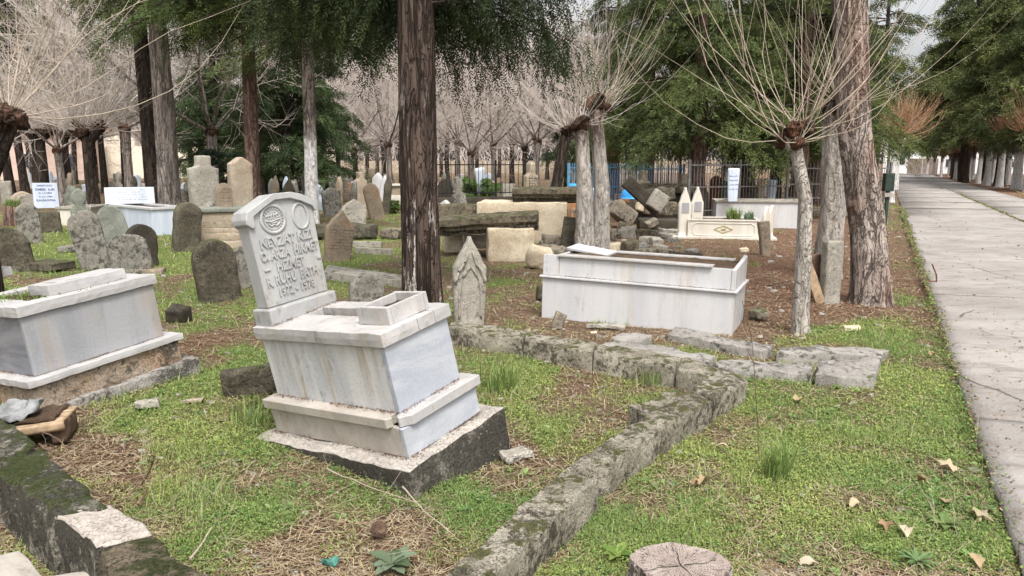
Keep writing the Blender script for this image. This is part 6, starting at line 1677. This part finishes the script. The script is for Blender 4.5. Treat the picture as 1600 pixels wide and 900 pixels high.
# whitewashed row on the right verge
ROW = 'whitewashed trunks along the right verge'
q = gp(1588, 46)
PW = pollard('pollard_tree', 'nearest whitewashed pollard at the right edge with dark knob', q, [(0, 0, -.3), (0, 0, 0), (-.05, 0, 1.5), (-.05, 0, 3.0)], [.32, .28, .25, .24], 'bark_white', [(0, 0, .2, .5), (.6, 0, .3, .3)], 170, 2.4, .02, 'shootorange', 311, side=2, el=(.0, 1.3), group=ROW)
for u, Y, sc, rz, lab in ((1561, 50, 1.05, 1.0, 'second whitewashed trunk from the right edge'), (1541, 54, 1.1, 2.0, 'third whitewashed trunk from the right edge'), (1528, 60, .9, 3.0, 'fourth whitewashed trunk from the right edge'),
        (1512, 66, .9, 4.0, 'grey white trunk right of the dark cedar trunks'), (1492, 76, .8, 5.0, 'slim white trunk between the dark cedar trunks'), (1470, 88, .8, .5, 'slim white trunk left of the dark cedar trunks'), (1458, 98, .8, 1.5, 'farthest slim white trunk before the white building'), (1604, 42, 1.0, 2.5, 'whitewashed trunk cut by the right edge'), (1573, 56, 1.0, 3.3, 'whitewashed trunk standing back between the first two of the row'), (1550, 62, .9, .9, 'whitewashed trunk standing back between second and third of the row'),
        (1502, 84, .9, 1.9, 'slim white trunk just right of the dark cedar trunks, far back'), (1482, 96, .85, 2.9, 'slim white trunk far back among the cedar trunks'), (1448, 108, .8, 3.9, 'slim white trunk nearest the brown gate'), (1519, 74, .9, 4.7, 'greyish trunk between white building and right row')):
    copy_tree(PW, gp(u, Y), rz, (sc * .72, sc * .72, sc), lab, ROW)
# shrubs
def shrub(label, u, Y, w, h, seed, cols):
    rr = np.random.default_rng(seed)
    V, F, c, PL_, RL = crown(seed=seed, z0=.1, z1=h, R0=w, R1=w * .5, nbr=40, dens=40, K=8, bl=.10, bw=.045, sl=.2, rise=.5, droop=.3, hang=.2, col=cols[0], col2=cols[1])
    o = thing('shrub', label, 'shrub', tuple(gp(u, Y)))
    tag(link('leaves', npmesh(V, F, False, c), M['leaf'], o), kind='stuff')
    V, F = tubes(PL_, RL * .5, 4)
    tag(link('stems', npmesh(V, F, True), M['bark_brown'], o), kind='stuff')
shrub('bright green shrub inside the black iron fence', 748, 29, .9, .9, 401, ((.09, .15, .04), (.16, .24, .07)))
shrub('grey green shrub behind the leaning headstone and white trunk', 440, 32, 1.1, 1.6, 402, ((.08, .11, .07), (.15, .19, .13)))
shrub('dark green shrub behind the tall pale headstones', 350, 22, .9, 1.9, 403, ((.03, .05, .03), (.07, .10, .06)))
shrub('small green shrub beside the olive leaning headstone', 606, 24, .35, .35, 404, ((.06, .10, .03), (.12, .17, .05)))
# far wood that closes the view
rr = np.random.default_rng(9)
NT = 9000
ang = rr.uniform(-.95, .95, NT)
dist = rr.uniform(120, 190, NT)
zz = rr.uniform(0, 1, NT) ** .8 * (14 + 4 * np.sin(ang * 23) + 2.5 * np.sin(ang * 61))
b = np.stack([np.sin(ang) * dist, np.cos(ang) * dist, np.maximum(zz, .1)], 1)
gap = np.abs(b[:, 0] / b[:, 1] - (1415 - 800) / FPX) > .035
b = b[gap]; NT = len(b)
dd = norm(np.stack([rr.normal(0, .5, NT), rr.normal(0, .5, NT), rr.uniform(.3, 1.4, NT)], 1))
t = np.linspace(0, 1, 4)
PS = b[:, None] + dd[:, None] * (t[None, :, None] * rr.uniform(1.5, 4, NT)[:, None, None])
V, F = tubes(PS, np.broadcast_to(np.linspace(.10, .03, 4), (NT, 4)), 3)
tag(link('far_wood', npmesh(V, F, False, name='far_wood'), M['shootpink']), 'far off pinkish wood of bare trees closing the view', 'wood', kind='stuff')
# ------------------------------------------------------------------ grass, clover and dry litter on the soil
rg_ = np.random.default_rng(1234)
def sow(n, v0, v1, pw=1.0):
    u = rg_.uniform(-260, 1860, n)
    v = v0 + (v1 - v0) * rg_.uniform(0, 1, n) ** pw
    d = Fv[None] + np.array([1.0, 0, 0]) * ((u - 800) / FPX)[:, None] + Uv[None] * ((450 - v) / FPX)[:, None]
    P = Cv + d * (-EYE / d[:, 2])[:, None]
    P[:, 2] = gz(P)
    s = pathside(P)
    return P[(s < -.01) | (s > LANE[2] + .2)]
def leaves(P, size, tilt, cols, lift):
    n = len(P)
    a = rg_.uniform(0, 2 * np.pi, n)
    ex = np.stack([np.cos(a), np.sin(a), rg_.normal(0, tilt, n)], 1)
    ey = np.stack([-np.sin(a), np.cos(a), rg_.normal(0, tilt, n)], 1)
    s = size * rg_.uniform(.6, 1.3, n)
    c = P + np.array([0, 0, 1]) * (lift * rg_.uniform(.2, 1, n))[:, None]
    V = np.stack([c - ex * s[:, None], c - ey * s[:, None] * .62, c + ex * s[:, None], c + ey * s[:, None] * .62], 1).reshape(-1, 3)
    return V, np.arange(4 * n).reshape(-1, 4), np.repeat(cols, 4, 0)
def blades(P, h, w, cols, lean):
    n = len(P)
    a = rg_.uniform(0, 2 * np.pi, n)
    hh = h * rg_.uniform(.5, 1.3, n)
    ln = lean * hh * rg_.uniform(.2, 1.2, n)
    d = np.stack([np.cos(a), np.sin(a), 0 * a], 1)
    s = np.stack([-np.sin(a), np.cos(a), 0 * a], 1) * w[:, None] * .5
    z = np.array([0, 0, 1])
    m = P + d * (ln * .4)[:, None] + z * (hh * .6)[:, None]
    t = P + d * ln[:, None] + z * hh[:, None]
    V = np.stack([P - s, P + s, m + s * .7, t, m - s * .7], 1).reshape(-1, 3)
    k = np.arange(n)[:, None] * 5
    return V, np.concatenate([k + np.array([0, 1, 2, 4]), k + np.array([4, 2, 3, 3])]), np.repeat(cols, 5, 0)
def pick(cols, n, var=.25):
    c = np.array(cols)
    return c[rg_.integers(0, len(c), n)] * rg_.uniform(1 - var, 1 + var, (n, 1))
# green leaves
P = sow(760000, 262, 985, .85)
g, r = cover(P)
keep = rg_.uniform(0, 1, len(P)) < np.clip((g - .26) * 1.9, .01, 1)
P, g = P[keep], g[keep]
dist = np.linalg.norm(P - Cv, axis=1)
sz = (.0016 + .00082 * dist)
hue = np.clip(.45 + .75 * fbm(np.c_[P[:, :2] * 1.5, P[:, 2] * 0], 31, 3) + .25 * rg_.normal(0, 1, len(P)), 0, 1)[:, None]
c = (np.array([.185, .295, .09]) * (1 - hue) + np.array([.37, .42, .13]) * hue) * rg_.uniform(.65, 1.25, (len(P), 1))
V1, F1, C1 = leaves(P, sz, .45, c, .022 + .012 * g)
P2 = P[rg_.uniform(0, 1, len(P)) < .12 + .55 * np.clip(fbm(np.c_[P[:, :2] * 2.6, P[:, 2] * 0], 61, 2) * 2, 0, 1)]
d2 = np.linalg.norm(P2 - Cv, axis=1)
V2, F2, C2 = blades(P2, (.016 + .0028 * d2) * np.exp(.45 * rg_.normal(0, 1, len(P2))), .0008 + .0007 * d2, pick(GREENS + [(.33, .36, .13), (.40, .36, .20)], len(P2), .4), .9)
tris = np.concatenate([F1, F2[:len(P2)] + len(V1)])
tip = F2[len(P2):] + len(V1)
V = np.concatenate([V1, V2]); C = np.concatenate([C1, C2])
# tips are triangles: a fourth corner halfway along keeps every face a quad
mid = (V[tip[:, 1]] + V[tip[:, 2]]) / 2
Vm = np.concatenate([V, mid]); Cm = np.concatenate([C, C[tip[:, 1]]])
tip4 = np.c_[tip[:, 0], tip[:, 1], len(V) + np.arange(len(tip)), tip[:, 2]]
tag(link('grass', npmesh(Vm, np.concatenate([tris, tip4]), False, Cm, 'grass'), M['leaf']), 'low green grass and clover between the graves', 'grass', kind='stuff')
# broad leaved weeds and clover heads mixed into the turf
Pw = sow(5200, 470, 985, .9)
g, r = cover(Pw)
Pw = Pw[rg_.uniform(0, 1, len(Pw)) < np.clip((g - .3) * 1.2, 0, .8)]
nw = len(Pw); kw = 7
aw = (np.arange(kw)[None] * 2.4 + rg_.uniform(0, 6, (nw, 1))) + rg_.normal(0, .2, (nw, kw))
lw = rg_.uniform(.010, .030, (nw, 1)) * rg_.uniform(.6, 1.2, (nw, kw)) * (.7 + .09 * np.linalg.norm(Pw - Cv, axis=1))[:, None]
dw = np.stack([np.cos(aw), np.sin(aw), rg_.uniform(.1, .9, (nw, kw))], -1)
sw = np.stack([-np.sin(aw), np.cos(aw), 0 * aw], -1)
c0 = Pw[:, None] + np.array([0, 0, .010])
Vw = np.stack([c0 + 0 * dw, c0 + dw * lw[..., None] * .6 + sw * lw[..., None] * .32, c0 + dw * lw[..., None] * np.array([1.1, 1.1, .7]), c0 + dw * lw[..., None] * .6 - sw * lw[..., None] * .32], 2).reshape(-1, 3)
Cw = np.repeat(pick([(.14, .24, .07), (.20, .30, .10), (.11, .19, .07), (.26, .33, .14)], nw, .3), kw * 4, 0)
tag(link('weeds', npmesh(Vw, np.arange(len(Vw)).reshape(-1, 4), False, Cw, 'weeds'), M['leaf']), 'small broad leaved weeds mixed into the grass', 'weeds', kind='stuff')
# dry litter: bits of dead leaf, straw, needles, twigs
P = sow(420000, 264, 985, .85)
g, r = cover(P)
keep = rg_.uniform(0, 1, len(P)) < np.clip(1.0 - g * 1.15, .05, 1)
P, r = P[keep], r[keep]
dist = np.linalg.norm(P - Cv, axis=1)
dry = np.array([(.31, .225, .145), (.22, .145, .088), (.40, .31, .205), (.15, .098, .062), (.34, .28, .18)])
redc = np.array([(.24, .135, .085), (.32, .20, .13), (.19, .11, .075), (.42, .32, .22), (.15, .085, .055)])
k = rg_.integers(0, 5, len(P))
isr = rg_.uniform(0, 1, len(P)) < r
c = np.where(isr[:, None], redc[k], dry[k]) * rg_.uniform(.6, 1.2, (len(P), 1))
V1, F1, C1 = leaves(P, .0022 + .0010 * dist, .45, c, .014)
P3 = P[rg_.uniform(0, 1, len(P)) < .15]
d3 = np.linalg.norm(P3 - Cv, axis=1)
n3 = len(P3)
a = rg_.uniform(0, 2 * np.pi, n3)
l = (.006 + .0045 * d3) * rg_.uniform(.4, 2.0, n3) ** 1.5
e = np.stack([np.cos(a) * l, np.sin(a) * l, rg_.normal(0, .10, n3) * l], 1)
w = np.stack([-np.sin(a), np.cos(a), 0 * a], 1) * (.0004 + .00034 * d3)[:, None]
q = P3 + np.array([0, 0, .016])
V3 = np.stack([q - e - w, q - e + w, q + e + w, q + e - w], 1).reshape(-1, 3)
C3 = np.repeat(pick([(.42, .34, .22), (.33, .24, .15), (.25, .18, .11), (.48, .41, .28)], n3), 4, 0)
tag(link('leaf_litter', npmesh(np.concatenate([V1, V3]), np.concatenate([F1, np.arange(4 * n3).reshape(-1, 4) + len(V1)]), False, np.concatenate([C1, C3]), 'leaf_litter'), M['needles']), 'dry leaf litter and straw on the soil', 'leaf litter', kind='stuff')
# small pebbles
P = sow(3500, 330, 960, .9)
g, r = cover(P)
P = P[rg_.uniform(0, 1, len(P)) < .8 - .7 * g]
U, F0 = gridbox(1, 1, 1)
n_ = len(P)
s = (.004 + .0016 * np.linalg.norm(P - Cv, axis=1)) * rg_.uniform(.4, 1.3, n_) ** 2
J = (U - .5)[None] + rg_.normal(0, .16, (n_, 8, 3))
V = (P[:, None] + J * s[:, None, None] * np.array([2.4, 2.0, 1.4])).reshape(-1, 3)
tag(link('pebbles', npmesh(V, (np.arange(n_)[:, None, None] * 8 + F0[None]).reshape(-1, 4), False, name='pebbles'), M['pale']), 'scattered small stones on the soil', 'pebbles', kind='stuff')

# thin dry weed stems standing here and there
P = sow(900, 470, 900, .9)
g, r = cover(P)
P = P[rg_.uniform(0, 1, len(P)) < .25 + .35 * (g < .6)]
n_ = len(P)
t = np.linspace(0, 1, 6)
hh = rg_.uniform(.06, .30, n_) * rg_.uniform(.4, 1, n_)
ln = rg_.normal(0, .10, (n_, 1, 2))
PS = np.concatenate([P[:, None, :2] + ln * (t ** 1.6)[None, :, None] + .006 * rg_.normal(0, 1, (n_, 6, 2)), (P[:, 2:3] + hh[:, None] * t[None])[..., None]], 2)
V, F = tubes(PS, np.broadcast_to(np.linspace(.0016, .0008, 6), (n_, 6)), 3)
tag(link('dry_stems', npmesh(V, F, False, name='dry_stems'), M['shoot']), 'thin dry weed stems standing in the grass', 'dry weeds', kind='stuff')
# soil, crumbs and weeds along the path edge and in its joints
for (s0, amp_, nn, seed) in ((-.02, .05, 5200, 1), (LANE[1], .03, 2600, 2)):
    rr = np.random.default_rng(seed)
    tt = rr.uniform(-3, 26, nn) if seed == 1 else rr.uniform(0, 40, nn)
    ss = s0 + rr.normal(0, amp_, nn) * (.35 + .65 * (fbm(np.c_[tt * 1.3, tt * 0, tt * 0], seed, 2) > .1))
    Pj = np.c_[PA.x + PN.x * ss + PD.x * tt, PA.y + PN.y * ss + PD.y * tt, np.full(nn, .052)]
    Pj = Pj[Pj[:, 1] > .8]
    dj = np.linalg.norm(Pj - Cv, axis=1)
    cc_ = np.where(rr.uniform(0, 1, (len(Pj), 1)) < .45, pick(GREENS, len(Pj)), pick([(.22, .15, .09), (.14, .095, .06), (.34, .26, .17)], len(Pj)))
    V, F, C = leaves(Pj, .004 + .0011 * dj, .45, cc_, .016)
    tag(link('edge_weeds', npmesh(V, F, False, C, 'edge_weeds'), M['leaf']), ('weeds and crumbs creeping over the path edge', 'weeds and crumbs filling the long path joint')[seed - 1], 'weeds', kind='stuff')
jl = []
for k in range(1, 8):
    t_ = ts[k]
    for q_ in (0,):
        p_ = PA + PD * t_; w_ = PA + PN * LANE[1] + PD * (t_ - SK * LANE[1])
        jl.append((tuple(p_ + Vector((0, 0, .0))), tuple(w_ + Vector((0, 0, .0))), .03, (PD.x, PD.y, 0)))
dirtlines(None, jl, 260, 9)['label'] = 'dark crumbs lying in the path joints'
# stray litter on the concrete
u = rg_.uniform(1400, 1640, 900); v = 270 + 640 * rg_.uniform(0, 1, 900)
d = Fv[None] + np.array([1.0, 0, 0]) * ((u - 800) / FPX)[:, None] + Uv[None] * ((450 - v) / FPX)[:, None]
Pp_ = Cv + d * ((.054 - EYE) / d[:, 2])[:, None]
Pp_ = Pp_[(pathside(Pp_) > .05) & (pathside(Pp_) < LANE[2])]
V, F, C = leaves(Pp_, .003 + .0012 * np.linalg.norm(Pp_ - Cv, axis=1), .3, pick([(.20, .14, .09), (.30, .22, .14), (.10, .075, .055)], len(Pp_)), .006)
tag(link('path_litter', npmesh(V, F, False, C, 'path_litter'), M['needles']), 'stray leaf crumbs lying on the concrete path', 'leaf litter', kind='stuff')
